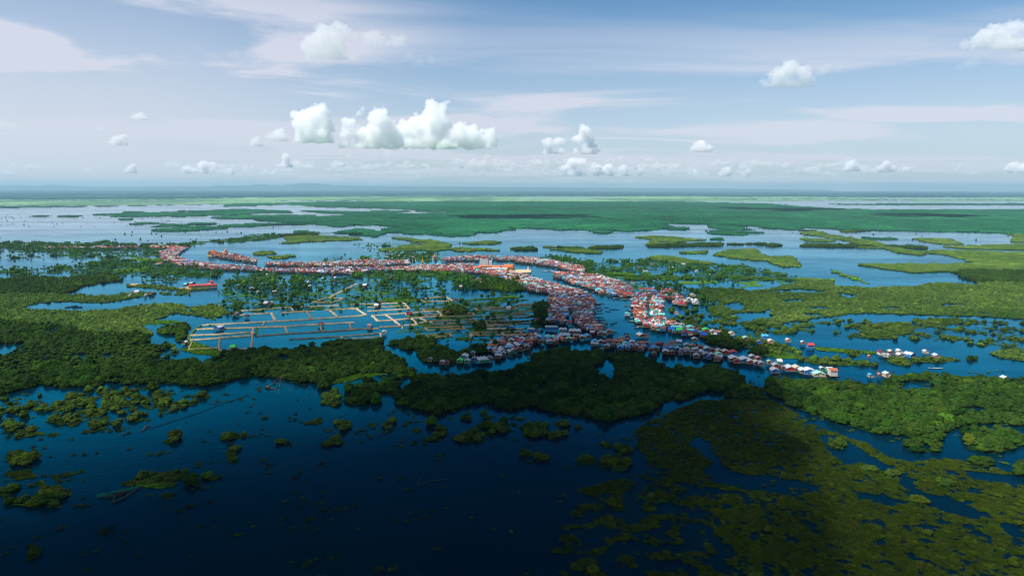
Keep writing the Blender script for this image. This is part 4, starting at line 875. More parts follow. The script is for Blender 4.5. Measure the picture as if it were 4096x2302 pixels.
for i, (x0, y0, x1, y1, dy) in enumerate([(1690,1236,1850,1228,9), (1700,1258,1890,1250,10), (1900,1232,2060,1226,9), (1720,1284,1900,1276,11), (1930,1262,2110,1256,10), (1700,1310,1850,1304,11), (1940,1286,2120,1281,11), (1880,1330,2080,1326,11), (1700,1340,1800,1335,9), (2070,1216,2170,1213,7)]):
    tan.append(([(x0, y0), (x1, y1), (x1+10, y1+dy), (x0+12, y0+dy), (x0, y0)], f'closed muddy dyke round a narrow plot, {ordinal(i+1)} of the shaded east group', 3.2))
for p, lab, w in tan:
    ribbon('pond_dyke', p, w*.98, 1.2, M_GRASSY if 'grassy' in lab or 'weedy' in lab else M_MUDDY if ('dark' in lab or 'grey' in lab or 'muddy' in lab) else M_EARTH, lab, 'dyke', 'dykes round the fish ponds')
green = [Z1((1500,925),(2200,900)), Z1((1380,990),(2050,950)), Z1((1700,930),(1770,970),(2350,940)), Z1((880,1022),(1350,982)), Z1((940,1072),(1300,1042),(2100,1000)), Z1((1540,1200),(1620,1262),(1910,1230)), Z1((2070,1092),(2576,1070)),
 Z1((1000,1275),(1300,1200),(1500,1190)), Z1((900,1300),(1350,1290),(1600,1270)), Z1((700,1395),(1100,1330),(1500,1300)), Z1((960,1415),(1180,1440)), Z1((1150,1420),(1580,1385)), Z1((1640,1418),(2000,1420)), Z1((1900,1060),(2500,1040)), Z1((1550,1160),(2250,1150)), Z1((2180,1120),(2560,1110)), Z1((1330,1330),(1800,1320)), Z1((1700,1230),(2300,1200)),
 Z1((0,760),(200,790),(520,800)), Z1((0,940),(180,880),(420,800)), Z1((380,890),(640,770)), Z1((200,640),(500,640)), Z5((1480,170),(2300,30)), Z5((1280,190),(1900,100)), Z5((1700,215),(2030,205)), Z5((600,230),(1300,120),(1700,60)), Z5((1000,230),(1500,200)), [(3340,1078),(3385,1100),(3470,1132)], [(1150,1228),(1200,1215),(1320,1190)], [(930,1120),(1150,1100)], [(980,1160),(1200,1135)]]
gl = ['north', 'long', 'kinked', 'slanting', 'low', 'short', 'straight', 'curving', 'thin', 'wide']
for i, p in enumerate(green):
    ribbon('grassy_dyke', p, 4.5, .8, M_GRASSY, f"{gl[i % 10]} grassy dyke in the flooded fields, {ordinal(i+1)} of its set", 'dyke', 'grassy dykes in the flooded fields')

# ------------------------------------------------------------------ landmark buildings
def root_at(name, X, Y, label, cat, group=None, rz=0):
    x, y = ground(X, Y); o = link(name, None, None, (float(x), float(y), 0), R(rz)); tag(o, label, cat, group); return o, math.hypot(x, y)
def part(name, geo, m, parent, loc=(0, 0, 0), rz=0):
    return link(name, np_mesh(name, geo[0], geo[1], [m]), parent, loc, rz)
M_GOLD = mat('temple_gold', (.55, .30, .05), .5, .15); M_TILE = mat('temple_tile', (.50, .13, .04), .6, .15); M_CREAM = WALLM['cream']; M_WHITE = WALLM['white']; M_STONE = mat('quay_stone', (.50, .38, .24), .9, .2)
def tower_stack(levels):
    """square tiers narrowing upwards: (half width, z0, z1, half width at top)"""
    L = []
    for a, z0, z1, b in levels:
        V = [(-a,-a,z0),(a,-a,z0),(a,a,z0),(-a,a,z0),(-b,-b,z1),(b,-b,z1),(b,b,z1),(-b,b,z1)]
        L.append((V, [[0,3,2,1],[4,5,6,7],[0,1,5,4],[1,2,6,5],[2,3,7,6],[3,0,4,7]]))
    return merge(L)
def temple(X, Y, label, w, l, rz, zt=7):
    o, d = root_at('temple', X, Y, label, 'temple', None, rz)
    part('plinth', box(-w/2-1.5, w/2+1.5, -l/2-1.5, l/2+1.5, 0, 1.8), M_STONE, o)
    part('wall', box(-w/2+.8, w/2-.8, -l/2+1, l/2-1, 1.85, zt), M_GOLD, o)
    for k in range(6): part('column', box(-.25, .25, -.25, .25, 1.85, zt), M_GOLD, o, (-w/2+.3+k*(w-.6)/5, -l/2+.2, 0))
    r1 = part('roof', gable_roof(w*1.15, l*1.1, zt+.1, 3.0, 1, .5, .3), M_TILE, o)
    part('upper_roof', gable_roof(w*.72, l*.9, zt+2.9, 4.2, 1, .4, .3), M_TILE, r1)
    part('spire', tower_stack([(.9, zt+6.6, zt+8, .5), (.5, zt+8, zt+12, .05)]), M_GOLD, r1)
    part('door', box(-.8, .8, -.1, .1, 1.9, 4.6), M_DARK, o, (0, -l/2+.95, 0))
temple(2035, 1080, 'orange tiered temple with yellow walls beside the round palms on the quay', 15, 24, 70, 8)
temple(851, 1021, 'yellow and orange temple on the tip of the grassy west spit', 16, 22, -20, 8)
temple(905, 1012, 'smaller orange roofed temple half hidden by trees, east of the yellow one', 11, 16, 30)
temple(1740, 1035, 'small gold temple hall in the trees north of the town heart', 10, 14, 20, 5)
def pagoda(X, Y, label, s, m):
    o, d = root_at('pagoda', X, Y, label, 'pagoda', 'slender pagodas of the village')
    part('base', tower_stack([(3*s, 0, 1.2*s, 3*s), (2.3*s, 1.2*s, 2.4*s, 2.1*s)]), m, o)
    part('spire', tower_stack([(1.6*s, 2.45*s, 4.5*s, 1.3*s), (1.1*s, 4.5*s, 6.5*s, .8*s), (.6*s, 6.5*s, 12*s, .06)]), m, o)
pagoda(2112, 1082, 'tall white pagoda at the end of the stone quay', 1.3, M_WHITE)
pagoda(1690, 1046, 'gold pagoda among trees behind the town heart', 1.2, M_GOLD)
pagoda(2020, 1096, 'short cream pagoda on the temple quay', .7, M_CREAM)
pagoda(2070, 1088, 'slim cream pagoda between palms and quay end', .8, M_CREAM)
def gatehouse():
    o, d = root_at('temple_gate', 1657, 1046, 'pointed white and gold gable gate on the sandy landing', 'gate')
    for sx in (-4, 4): part('pillar', tower_stack([(.9, 0, 7, .7)]), M_WHITE, o, (sx, 0, 0))
    part('gable', gable_roof(10, 2, 7.05, 9, 1, .5, .5), M_GOLD, o)
gatehouse()
def quay():
    P = [(1985,1099),(2060,1094),(2122,1090),(2126,1080),(2090,1078),(2000,1085),(1960,1090)]
    gx, gy = ground([p[0] for p in P], [p[1] for p in P]); n = len(P)
    V = [(a, b, z) for z in (-.5, 1.6) for a, b in zip(gx, gy)]
    Fc = [list(range(n))[::-1], list(range(n, 2*n))]+[[i, (i+1) % n, n+(i+1) % n, n+i] for i in range(n)]
    o = link('stone_quay', np_mesh('stone_quay', V, Fc, [M_STONE])); tag(o, 'sandy coloured stone quay with the white pagoda at its tip', 'quay')
quay()
def hall(X, Y, label, w, l, hh, rz, roofm, wallm, n=1, fz=.3, storeys=1, wins=6):
    o, d = root_at('long_hall', X, Y, label, 'building', None, rz)
    part('wall', wall_body(w, l, fz, fz+hh, min(w*.18, 2.6), n), wallm, o); part('roof', gable_roof(w, l, fz+hh, min(w*.18, 2.6), n, .8, .2), roofm, o)
    part('plinth', box(-w/2-.5, w/2+.5, -l/2-.5, l/2+.5, -.6, fz-.02), M_STONE, o)
    for s in range(storeys):
        for k in range(wins):
            part('window', box(-.03, .03, -l/wins*.28, l/wins*.28, 0, 1.3), M_WINDOW, o, (w/2+.02, -l/2+(k+.5)*l/wins, fz+1+s*3))
hall(812, 1149, 'long low school with a red roof and rows of windows on the flooded plain', 9, 52, 4.4, -72, ROOFM['bright red'], M_CREAM, 1, 1.4, 1, 12)
hall(842, 1136, 'small white gabled middle wing of the red roofed school', 7, 11, 4.6, -6, ROOFM['bright red'], M_WHITE, 1, 1.4, 1, 2)
hall(1965, 1072, 'long rust red roofed hall north of the market square', 12, 62, 5, 86, ROOFM['orange'], M_CREAM, 1, 1, 1, 12)
hall(1990, 1082, 'wide pale roofed school facing the sandy square', 11, 48, 5, 84, ROOFM['pale grey'], M_CREAM, 1, 1, 1, 10)
hall(1985, 1078, 'bright orange roofed hall end beside the palm clump', 12, 18, 6, 80, ROOFM['orange'], WALLM['pink'], 1, 1, 1, 3)
hall(1908, 1078, 'orange tiled gatehouse row at the west side of the square', 10, 22, 6, 70, ROOFM['orange'], WALLM['pink'], 1, 1, 1, 4)
def block_building():
    o, d = root_at('block_building', 1936, 1058, 'pale windowless concrete block rising over the red roofs', 'building')
    part('wall', box(-11, 11, -7, 7, 0, 14), M_WHITE, o); part('wing', box(11.01, 21, -6, 6, 0, 11.5), M_WHITE, o); part('parapet', box(-11.2, 11.2, -7.2, 7.2, 14.01, 14.7), ROOFM['pale grey'], o)
block_building()
def mast(X, Y, h, label):
    o, d = root_at('radio_mast', X, Y, label, 'radio mast', 'red and white radio masts over the town')
    RM, WM = ROOFM['bright red'], ROOFM['white']
    w = 1.3; nseg = 8
    for s in range(nseg):
        z0, z1 = h*s/nseg, h*(s+1)/nseg; L = []
        for k in range(3):
            a, b = 2.094*k, 2.094*(k+1)
            for t0, t1, q in ((a, a, .16), (a, b, .09)):
                m0 = np.array([w*math.cos(t0), w*math.sin(t0), z0]); m1 = np.array([w*math.cos(t1), w*math.sin(t1), z1])
                V = [tuple(m0+np.array([q*math.cos(u), q*math.sin(u), 0])) for u in (0, 2.094, 4.189)]+[tuple(m1+np.array([q*math.cos(u), q*math.sin(u), 0])) for u in (0, 2.094, 4.189)]
                L.append((V, [[0, 1, 4, 3], [1, 2, 5, 4], [2, 0, 3, 5]]))
        part('lattice', merge(L), RM if s % 2 else WM, o)
    part('antenna', box(-.5, .5, -.5, .5, h+.1, h+3), WM, o)
mast(1851, 1080, 50, 'slender red and white lattice mast, the western one of two')
mast(1890, 1086, 56, 'tall red and white lattice mast beside the long orange roofs')

# ------------------------------------------------------------------ boats
M_HULL = {k: mat('hull_'+k.replace(' ', '_'), v, .7, .2) for k, v in {'dark': (.05, .05, .06), 'brown': (.14, .09, .06), 'pale': (.45, .45, .45), 'blue': (.04, .16, .34), 'teal': (.05, .35, .30)}.items()}
def hull_geo(L, B):
    n = 12; V = []; Fc = []
    for i in range(n+1):
        t = i/n*2-1; w = B/2*max(.04, (1-abs(t)**2.4)); zt = .55+.9*max(0, t)**3+.35*max(0, -t)**3; zb = -.25+.7*abs(t)**4
        y = t*L/2
        V += [(-w, y, zt), (-w*.55, y, zb), (w*.55, y, zb), (w, y, zt), (w*.82, y, zt-.05), (w*.45, y, zb+.12), (-w*.45, y, zb+.12), (-w*.82, y, zt-.05)]
    for i in range(n):
        a = i*8; b = a+8
        for j in range(8): k = (j+1) % 8; Fc.append([a+j, a+k, b+k, b+j])
    Fc += [[7, 6, 5, 4, 3, 2, 1, 0], [n*8+j for j in range(8)]]
    return V, Fc
def boat(X, Y, L, rz, hull, roof, label):
    o, d = root_at('boat', X, Y, label, 'boat', 'boats on the river', rz)
    B = max(1.5, L*.15); part('hull', hull_geo(L, B), M_HULL[hull], o)
    if roof: part('canopy', gable_roof(B*1.02, L*.45, 1.7, .35, 1, .1, .08), ROOFM[roof], o, (0, -L*.05, 0)); [part('canopy_post', box(-.06, .06, -.06, .06, .3, 1.72), M_POST, o, (sx*B*.40, sy*L*.2-L*.05, 0)) for sx in (-1, 1) for sy in (-1, 1)]
    else:
        for sy in (-.2, .05, .25): part('bench', box(-B*.38, B*.38, -.15, .15, .42, .5), M_TIMBER, o, (0, sy*L, 0))
def Z2(x, y): return 2050+.2717*x, 1050+.2717*y
BT = [(Z2(625,285), 9, 80, 'pale', None, 'small pale boat passing the pink waterfront'), (Z2(320,190), 8, 60, 'dark', None, 'small dark boat off the end of the stone quay'), (Z2(1320,690), 9, -30, 'dark', None, 'dark boat near the ripple rings, the western one'),
 (Z2(1410,718), 10, 60, 'dark', None, 'dark boat pointing at the zigzag roofs'), (Z2(1460,690), 11, -60, 'dark', None, 'longer dark boat in mid channel by the ripples'), (Z2(1530,690), 9, 75, 'blue', None, 'blue boat east of the mid channel ripples'), (Z2(1380,660), 8, 80, 'dark', None, 'dark boat north of the ripple rings'),
 (Z2(1490,895), 15, -50, 'dark', None, 'long dark boat slanting in the middle of the wide channel'), (Z2(1462,920), 7, 40, 'dark', None, 'tiny dark boat trailing the long slanting one'), (Z2(1680,1045), 8, 80, 'dark', None, 'small dark boat at the river fork'),
 (Z2(1650,535), 13, 85, 'pale', None, 'pale boat moored below the tan roofed jetty house'), (Z2(1735,543), 14, 88, 'teal', 'white', 'white canopied boat moored beside the zigzag block'), (Z2(1700,632), 16, 80, 'pale', None, 'long pale boat nosing out from the zigzag block'), (Z2(1695,640), 11, 100, 'blue', None, 'blue boat crossed over the long pale one'),
 (Z2(1695,795), 13, 80, 'pale', 'turquoise', 'turquoise covered boat beside the big dark tree'), (Z2(1250,600), 16, 85, 'brown', 'grey', 'brown boat moored off the dark roofed block, north one'), (Z2(1290,605), 14, 95, 'dark', None, 'dark boat at the outer end of the north mooring'), (Z2(1250,680), 12, 85, 'brown', None, 'brown boat moored alone off the dark block'),
 (Z2(1245,745), 12, 84, 'dark', None, 'narrow dark boat lying against the dark block'), (Z2(1230,800), 20, 88, 'teal', 'teal', 'long teal and yellow covered barge off the dark block'), (Z2(1240,855), 13, 86, 'brown', None, 'brown boat south of the teal barge'), (Z2(1330,890), 16, 84, 'dark', 'grey', 'grey covered boat at the brown moorings'),
 (Z2(1340,915), 13, 95, 'brown', None, 'open brown boat among the brown moorings'), (Z2(1380,980), 12, 80, 'dark', None, 'dark open boat north of the jetty sheds'), (Z2(1960,942), 24, 86, 'pale', 'pale grey', 'large pale covered barge moored on the bend'), (Z2(1470,1020), 15, 70, 'dark', 'dark grey', 'dark covered boat at the jetty shed corner'),
 (Z2(1365,460), 20, 88, 'pale', 'tan', 'tan covered ferry at the sunny waterfront'), (Z2(1440,462), 14, 88, 'brown', None, 'open brown boat beside the tan ferry'), (Z2(1540,480), 13, 80, 'brown', None, 'open brown boat east of the ferries'), (Z2(215,1290), 12, 70, 'pale', None, 'pale boat moored on the shaded spit'),
 ((3743,1472), 17, 88, 'pale', None, 'pale speedboat with a short wake in the east channel'), ((2990,1387), 9, 85, 'pale', None, 'small boat by the bushes of the east bank'), ((2870,1388), 11, 80, 'dark', None, 'dark boat tucked under the dark bank trees'), ((2120,1432), 7, 70, 'dark', None, 'tiny dark boat in the near channel'), ((2180,1084), 18, 88, 'pale', 'white', 'white pleasure boat moored in the upper river, western one'), ((2208,1085), 18, 88, 'pale', 'white', 'white pleasure boat moored in the upper river, eastern one'),
 ((3485,1505), 9, 70, 'pale', None, 'pale boat between the two houses on the south bank'), ((3325,1440), 8, 80, 'dark', None, 'dark boat behind the bushy bank')]
rb_ = random.Random(4)
for (path, n_, where) in (([(2392,1215),(2400,1262),(2415,1300),(2450,1342)], 12, 'at the west quay'), ([(2524,1195),(2520,1240),(2528,1290),(2552,1318)], 8, 'against the zigzag block'), ([(2430,1368),(2600,1376),(2760,1396),(2930,1430)], 10, 'behind the south bank row'), ([(2260,1140),(2380,1172),(2480,1196)], 8, 'under the east waterfront'), ([(1760,1450),(1900,1444),(2080,1418),(2200,1396)], 8, 'along the shaded spit')):
    for i in range(n_):
        t = (i+rb_.uniform(.1, .9))/n_*(len(path)-1); j = int(t); f = t-j; X = path[j][0]+(path[j+1][0]-path[j][0])*f; Y = path[j][1]+(path[j+1][1]-path[j][1])*f
        hu = rb_.choice(['dark', 'brown', 'brown', 'pale', 'blue']); rf = rb_.choice([None, None, 'grey', 'rust-red', 'teal']); BT.append(((X, Y), rb_.uniform(8, 14), rb_.uniform(60, 110), hu, rf, f"{hu} boat {'with a '+rf+' canopy ' if rf else ''}moored {where}, {ordinal(i+1)} from upstream"))
for (p, L, rz, hull, roof, lab) in BT: boat(p[0], p[1], L, rz, hull, roof, lab)

# ------------------------------------------------------------------ fishing gear
M_NET = mat('net_green', (.02, .35, .22), .8, .2); M_POLE = mat('bamboo_pole', (.38, .32, .24), .8, .2); M_ROPE = mat('net_dark', (.05, .09, .10), .9, .2); M_REDNET = mat('net_reddish', (.16, .08, .07), .9, .2)
def net_fence(name, polys, label, cat, ms, h=1.6):
    xs, ys = ground(polys[0][0][0], polys[0][0][1]); o = link(name, None, None, (float(xs), float(ys), 0)); tag(o, label, cat)
    for pts, m in zip(polys, ms):
        gx, gy = ground([p[0] for p in pts], [p[1] for p in pts]); L = []
        for i in range(len(pts)-1):
            dx, dy = gx[i+1]-gx[i], gy[i+1]-gy[i]; q = math.hypot(dx, dy); nx, ny = -dy/q*.06, dx/q*.06
            a = (gx[i]-xs, gy[i]-ys); b = (gx[i+1]-xs, gy[i+1]-ys)
            V = [(a[0]-nx, a[1]-ny, -.3), (b[0]-nx, b[1]-ny, -.3), (b[0]+nx, b[1]+ny, -.3), (a[0]+nx, a[1]+ny, -.3), (a[0]-nx, a[1]-ny, h), (b[0]-nx, b[1]-ny, h), (b[0]+nx, b[1]+ny, h), (a[0]+nx, a[1]+ny, h)]
            L.append((V, [[0,3,2,1],[4,5,6,7],[0,1,5,4],[1,2,6,5],[2,3,7,6],[3,0,4,7]]))
            for k in range(max(2, int(q/2.2))): t = k/max(1, int(q/2.2)-1) if q > 4.4 else k; cx, cy = a[0]+(b[0]-a[0])*t, a[1]+(b[1]-a[1])*t; L.append(box(cx-.09, cx+.09, cy-.09, cy+.09, -.5, h+.9))
        V, Fc = merge(L); part('netting', (V, Fc), m, o)
net_fence('fish_trap', [[(388,1988),(430,1980),(500,1965),(553,1953)], [(388,1984),(430,1976),(500,1961),(553,1949)], [(553,1953),(500,1990),(449,2010),(464,1984),(420,1988)], [(464,1984),(497,1976),(496,1970),(462,1977)]], 'arrow shaped green net fish trap in the dark southwest water', 'fish trap', [M_NET, M_NET, M_ROPE, M_REDNET])
net_fence('fish_trap', [[(1704,1876),(1690,1905),(1668,1936)], [(1664,1944),(1720,1922),(1800,1914)]], 'faint wedge shaped fish trap in the darkest middle water', 'fish trap', [M_ROPE, M_ROPE], .4)
net_fence('fish_trap', [[(1520,1740),(1545,1705),(1548,1722),(1530,1742)], [(1545,1722),(1600,1712)]], 'small wedge shaped fish trap south of the island bushes', 'fish trap', [M_ROPE, M_ROPE], .5)
net_fence('fish_trap', [[(260,1230),(310,1223)], [(290,1231),(330,1227)]], 'dark double row of stakes in the pale west lagoon', 'fish trap', [M_ROPE, M_ROPE], 1.5)
net_fence('net_line', [[(995,1580),(900,1610),(780,1655),(640,1700),(560,1725)]], 'long thin net line crossing the southwest bay', 'net', [M_ROPE], .35)
net_fence('net_line', [[(570,1723),(585,1706),(598,1700)]], 'short crooked pole fence at the end of the long net line', 'net', [M_POLE], 1.2)
net_fence('net_line', [[(3320,1075),(3345,1090),(3400,1108),(3480,1135)]], 'line of stakes crossing the east lagoon', 'net', [M_ROPE], .8)
def lift_net():
    o, d = root_at('lift_net', 1080, 1552, 'boat with tall bamboo poles holding a dip net, near the south tip of the wood', 'fishing boat', None, 60)
    part('hull', hull_geo(16, 2.6), M_HULL['brown'], o)
    def pole(a, b, q=.07):
        a, b = np.array(a, float), np.array(b, float); V = [tuple(a+np.array([q*math.cos(u), q*math.sin(u), 0])) for u in (0, 2.1, 4.2)]+[tuple(b+np.array([q*math.cos(u), q*math.sin(u), 0])) for u in (0, 2.1, 4.2)]
        return V, [[0, 1, 4, 3], [1, 2, 5, 4], [2, 0, 3, 5], [0, 2, 1], [3, 4, 5]]
    top = (1, -16, 15)
    for e in ((-1, 5, .5), (1, 5, .5), (-6, -12, .3), (7, -15, .3)): part('pole', pole(e, top), M_POLE, o)
    part('net_frame', merge([pole((-6, -12, .3), (7, -15, .3)), pole((7, -15, .3), (3, -26, .3)), pole((3, -26, .3), (-9, -22, .3)), pole((-9, -22, .3), (-6, -12, .3)), pole(top, (3, -26, .3)), pole(top, (-9, -22, .3))]), M_POLE, o)
    part('cabin', box(-1, 1, 1, 5, .5, 2), M_TIMBER, o)
lift_net()

# ------------------------------------------------------------------ hills on the horizon
def hills():
    pts = [(-900,756),(-400,748),(0,742),(60,738),(150,742),(200,737),(270,741),(400,745),(600,744),(830,744),(880,739),(940,742),(1010,738),(1060,736),(1110,741),(1160,736),(1230,731),(1290,734),(1340,740),(1450,741),(1550,743),(1700,744),(1900,746),(2100,748),(2500,750),(2900,753),(3300,758)]
    D = 52000.; V = []; Fc = []; n = 340
    xs = np.linspace(pts[0][0], pts[-1][0], n); ys = np.interp(xs, [p[0] for p in pts], [p[1] for p in pts])
    for X, Y in zip(xs, ys):
        d = ray(X, Y); t = D/d[1]; zz = H+d[2]*t+18*(vnoise(np.array(X/30), np.array(0.), 3)-.5)
        for off, z in ((-2500, 0), (-900, float(zz)*.62), (0, float(zz)), (1500, float(zz)*.5), (3000, 0)): V.append((d[0]*t, D+off, max(z, 0)))
    for i in range(n-1):
        for j in range(4): a = i*5+j; Fc.append([a, a+5, a+6, a+1])
    tag(link('hills', np_mesh('hills', V, [f[::-1] for f in Fc], [mat('hill_forest', (.02, .06, .03), .9, .3, .001)], None, True)), kind='structure')
hills()

# ------------------------------------------------------------------ sun and sky
EL, AZ = 58.0, (-.86, -.51)     # the sun stands behind the camera, to its left
SX, SY, SZ = AZ[0]*math.cos(R(EL)), AZ[1]*math.cos(R(EL)), math.sin(R(EL))
sun_d = bpy.data.lights.new('sun', 'SUN'); sun_d.energy = 5.0; sun_d.angle = R(.53); sun_d.color = (1, .95, .87)
sun = bpy.data.objects.new('sun', sun_d); COL.objects.link(sun)
sun.rotation_euler = Vector((SX, SY, SZ)).to_track_quat('Z', 'Y').to_euler()
w = bpy.data.worlds.new('World'); scene.world = w; w.use_nodes = True; N, L = w.node_tree.nodes, w.node_tree.links; N.clear()
wo = N.new('ShaderNodeOutputWorld'); bg = N.new('ShaderNodeBackground'); sky = N.new('ShaderNodeTexSky'); sky.sky_type = 'NISHITA'; sky.sun_disc = False
sky.sun_elevation = R(EL); sky.sun_rotation = math.atan2(SX, SY); sky.altitude = 100; sky.air_density = 1.0; sky.dust_density = .6; sky.ozone_density = 1.6
bg.inputs['Strength'].default_value = .078
tc = N.new('ShaderNodeTexCoord'); sp = N.new('ShaderNodeSeparateXYZ'); L.new(tc.outputs['Generated'], sp.inputs[0])
def math_(op, a, b=None, c=None):
    q = N.new('ShaderNodeMath'); q.operation = op
    for i, v in enumerate((a, b, c)):
        if v is None: continue
        if isinstance(v, (int, float)): q.inputs[i].default_value = v
        else: L.new(v, q.inputs[i])
    return q.outputs[0]
zc = math_('MAXIMUM', sp.outputs['Z'], .004)
# high cirrus: noise on a plane far overhead
den_ = math_('ADD', zc, .06)
px = math_('DIVIDE', sp.outputs['X'], den_); py = math_('DIVIDE', sp.outputs['Y'], den_)
cb = N.new('ShaderNodeCombineXYZ'); L.new(px, cb.inputs[0]); L.new(py, cb.inputs[1])
mp = N.new('ShaderNodeMapping'); mp.inputs['Rotation'].default_value = (0, 0, R(-28)); mp.inputs['Scale'].default_value = (.34, .62, 1); mp.inputs['Location'].default_value = (1.9, .35, 0); L.new(cb.outputs[0], mp.inputs['Vector'])
nz = N.new('ShaderNodeTexNoise'); nz.inputs['Scale'].default_value = 1.0; nz.inputs['Detail'].default_value = 7; nz.inputs['Roughness'].default_value = .56; nz.inputs['Distortion'].default_value = .5; L.new(mp.outputs[0], nz.inputs['Vector'])
def ramp(v, a, b, lo=0., hi=1.):
    q = N.new('ShaderNodeMapRange'); q.interpolation_type = 'SMOOTHSTEP'; q.inputs['From Min'].default_value = a; q.inputs['From Max'].default_value = b; q.inputs['To Min'].default_value = lo; q.inputs['To Max'].default_value = hi; L.new(v, q.inputs['Value']); return q.outputs[0]
veil = ramp(nz.outputs['Fac'], .44, .64)
# broad veil over the left and a pale layer low down in the sky
left = ramp(math_('ADD', sp.outputs['X'], math_('MULTIPLY', zc, -.5)), -.12, -.58)
low = ramp(zc, .26, .04)
up = ramp(zc, .34, .20)
veil = math_('MULTIPLY', veil, math_('ADD', math_('MULTIPLY', left, 1.3), math_('ADD', math_('MULTIPLY', low, .8), .12)))
base = math_('ADD', math_('MULTIPLY', low, .54), math_('MULTIPLY', left, .30))
amt = math_('MINIMUM', math_('ADD', veil, base), .86)
amt = math_('MULTIPLY', amt, math_('ADD', math_('MULTIPLY', up, .8), .2))
mixs = N.new('ShaderNodeMix'); mixs.data_type = 'RGBA'; L.new(amt, mixs.inputs[0])
tn = N.new('ShaderNodeMix'); tn.data_type = 'RGBA'; tn.blend_type = 'MULTIPLY'; tn.inputs[0].default_value = 1; tn.inputs[7].default_value = (.66, .94, 1.09, 1); L.new(sky.outputs[0], tn.inputs[6])
L.new(tn.outputs[2], mixs.inputs[6]); mixs.inputs[7].default_value = (6.9, 7.0, 7.95, 1)
L.new(mixs.outputs[2], bg.inputs['Color']); L.new(bg.outputs[0], wo.inputs[0])

# ------------------------------------------------------------------ clouds
def cloud_material(name, dens=.01):
    m, N, L = new_mat(name)
    o = N.new('ShaderNodeOutputMaterial'); v = N.new('ShaderNodeVolumePrincipled'); v.inputs['Color'].default_value = (.998, .997, .999, 1); v.inputs['Density'].default_value = dens; v.inputs['Anisotropy'].default_value = 0
    L.new(v.outputs[0], o.inputs['Volume']); return m
CM = {1.0: cloud_material('cloud_dense', .0065), .62: cloud_material('cloud_mid', .006), .38: cloud_material('cloud_thin', .002)}
CM['heavy'] = cloud_material('cloud_heavy', .06)
def vn3(x, y, z, sd):
    zi = np.floor(z); f = z-zi; f = f*f*(3-2*f)
    return vnoise(x+zi*37.7, y-zi*19.3, sd)*(1-f)+vnoise(x+(zi+1)*37.7, y-(zi+1)*19.3, sd)*f
def melt(V, Fc, vox, size, m, name, flat=True):
    """join the puffs into one skin, then roughen it into billows with a flat base"""
    me = np_mesh('puffs', V, Fc); t = bpy.data.objects.new('puffs', me); COL.objects.link(t)
    rm = t.modifiers.new('melt', 'REMESH'); rm.mode = 'VOXEL'; rm.voxel_size = vox
    ev = t.evaluated_get(bpy.context.evaluated_depsgraph_get()); em = ev.to_mesh()
    n = len(em.vertices); v = np.zeros(n*3, np.float32); nn = np.zeros(n*3, np.float32); em.vertices.foreach_get('co', v); em.vertices.foreach_get('normal', nn)
    v = v.reshape(-1, 3).astype(float); nn = nn.reshape(-1, 3)
    q = np.array([list(p.vertices) for p in em.polygons], np.int32)
    ev.to_mesh_clear(); bpy.data.objects.remove(t); bpy.data.meshes.remove(me)
    d = 0
    for sc, st in ((.60, .30), (.26, .20), (.12, .11), (.055, .05)):
        L_ = size*sc
        if L_ < vox*1.3: continue
        b = np.abs(2*vn3(v[:, 0]/L_, v[:, 1]/L_, v[:, 2]/L_, int(sc*100))-1)
        d = d+st*size*(b-.42)*1.25
    v = v+nn*np.asarray(d)[:, None]
    if flat: v[:, 2] = np.where(v[:, 2] < size*.10, size*.10+(v[:, 2]-size*.10)*.38, v[:, 2])
    return np_mesh(name, v, q, [m], None, True)
def cloud(label, ox, oy, s, circles, base, D, a=1.0, vox=None):
    """puffs traced as circles, given real size, distance and depth, melted into one body with a flat base"""
    d = ray(ox+circles[0][0]*s, oy+base*s); t = D/d[1]; zb = float(H+d[2]*t)
    r = random.Random(label); parts = []; rs = np.random.default_rng(len(label)*7+int(circles[0][0]))
    px_m = D/F/4; cx = None
    circles = list(circles)+[(x, base-q*.25, q*.92) for x, y, q in circles if base-y < 2.4*q and a > .5]
    for (x, y, q) in circles:
        dd = ray(ox+x*s, oy+y*s); tt = D/dd[1]; c = np.array([dd[0]*tt, D+r.uniform(-.5, .5)*q*s*px_m, H+dd[2]*tt]); R_ = q*s*px_m
        if cx is None: cx = c.copy(); cx[2] = zb
        parts.append(lump(rs, c-cx, (R_*.96,)*3, 2, .0, .95))
        for k in range(10):
            u = rs.normal(size=3); u /= np.linalg.norm(u); u[2] = abs(u[2])*.9-.1; rr = R_*rs.uniform(.16, .45)
            parts.append(lump(rs, c-cx+u*R_*rs.uniform(.65, .95), (rr,)*3, 2, 0, .95))
    V, Fc = join(parts); V[:, 2] = np.where(V[:, 2] < 0, V[:, 2]*.06, V[:, 2])
    size = max(q for _, _, q in circles)*s*px_m
    me = melt(V, Fc, max(size/11, px_m*2.4) if vox is None else vox, size, CM[a], 'cloud')
    tag(link('cloud', me, None, tuple(cx)), label, 'cloud', 'cumulus clouds over the plain')
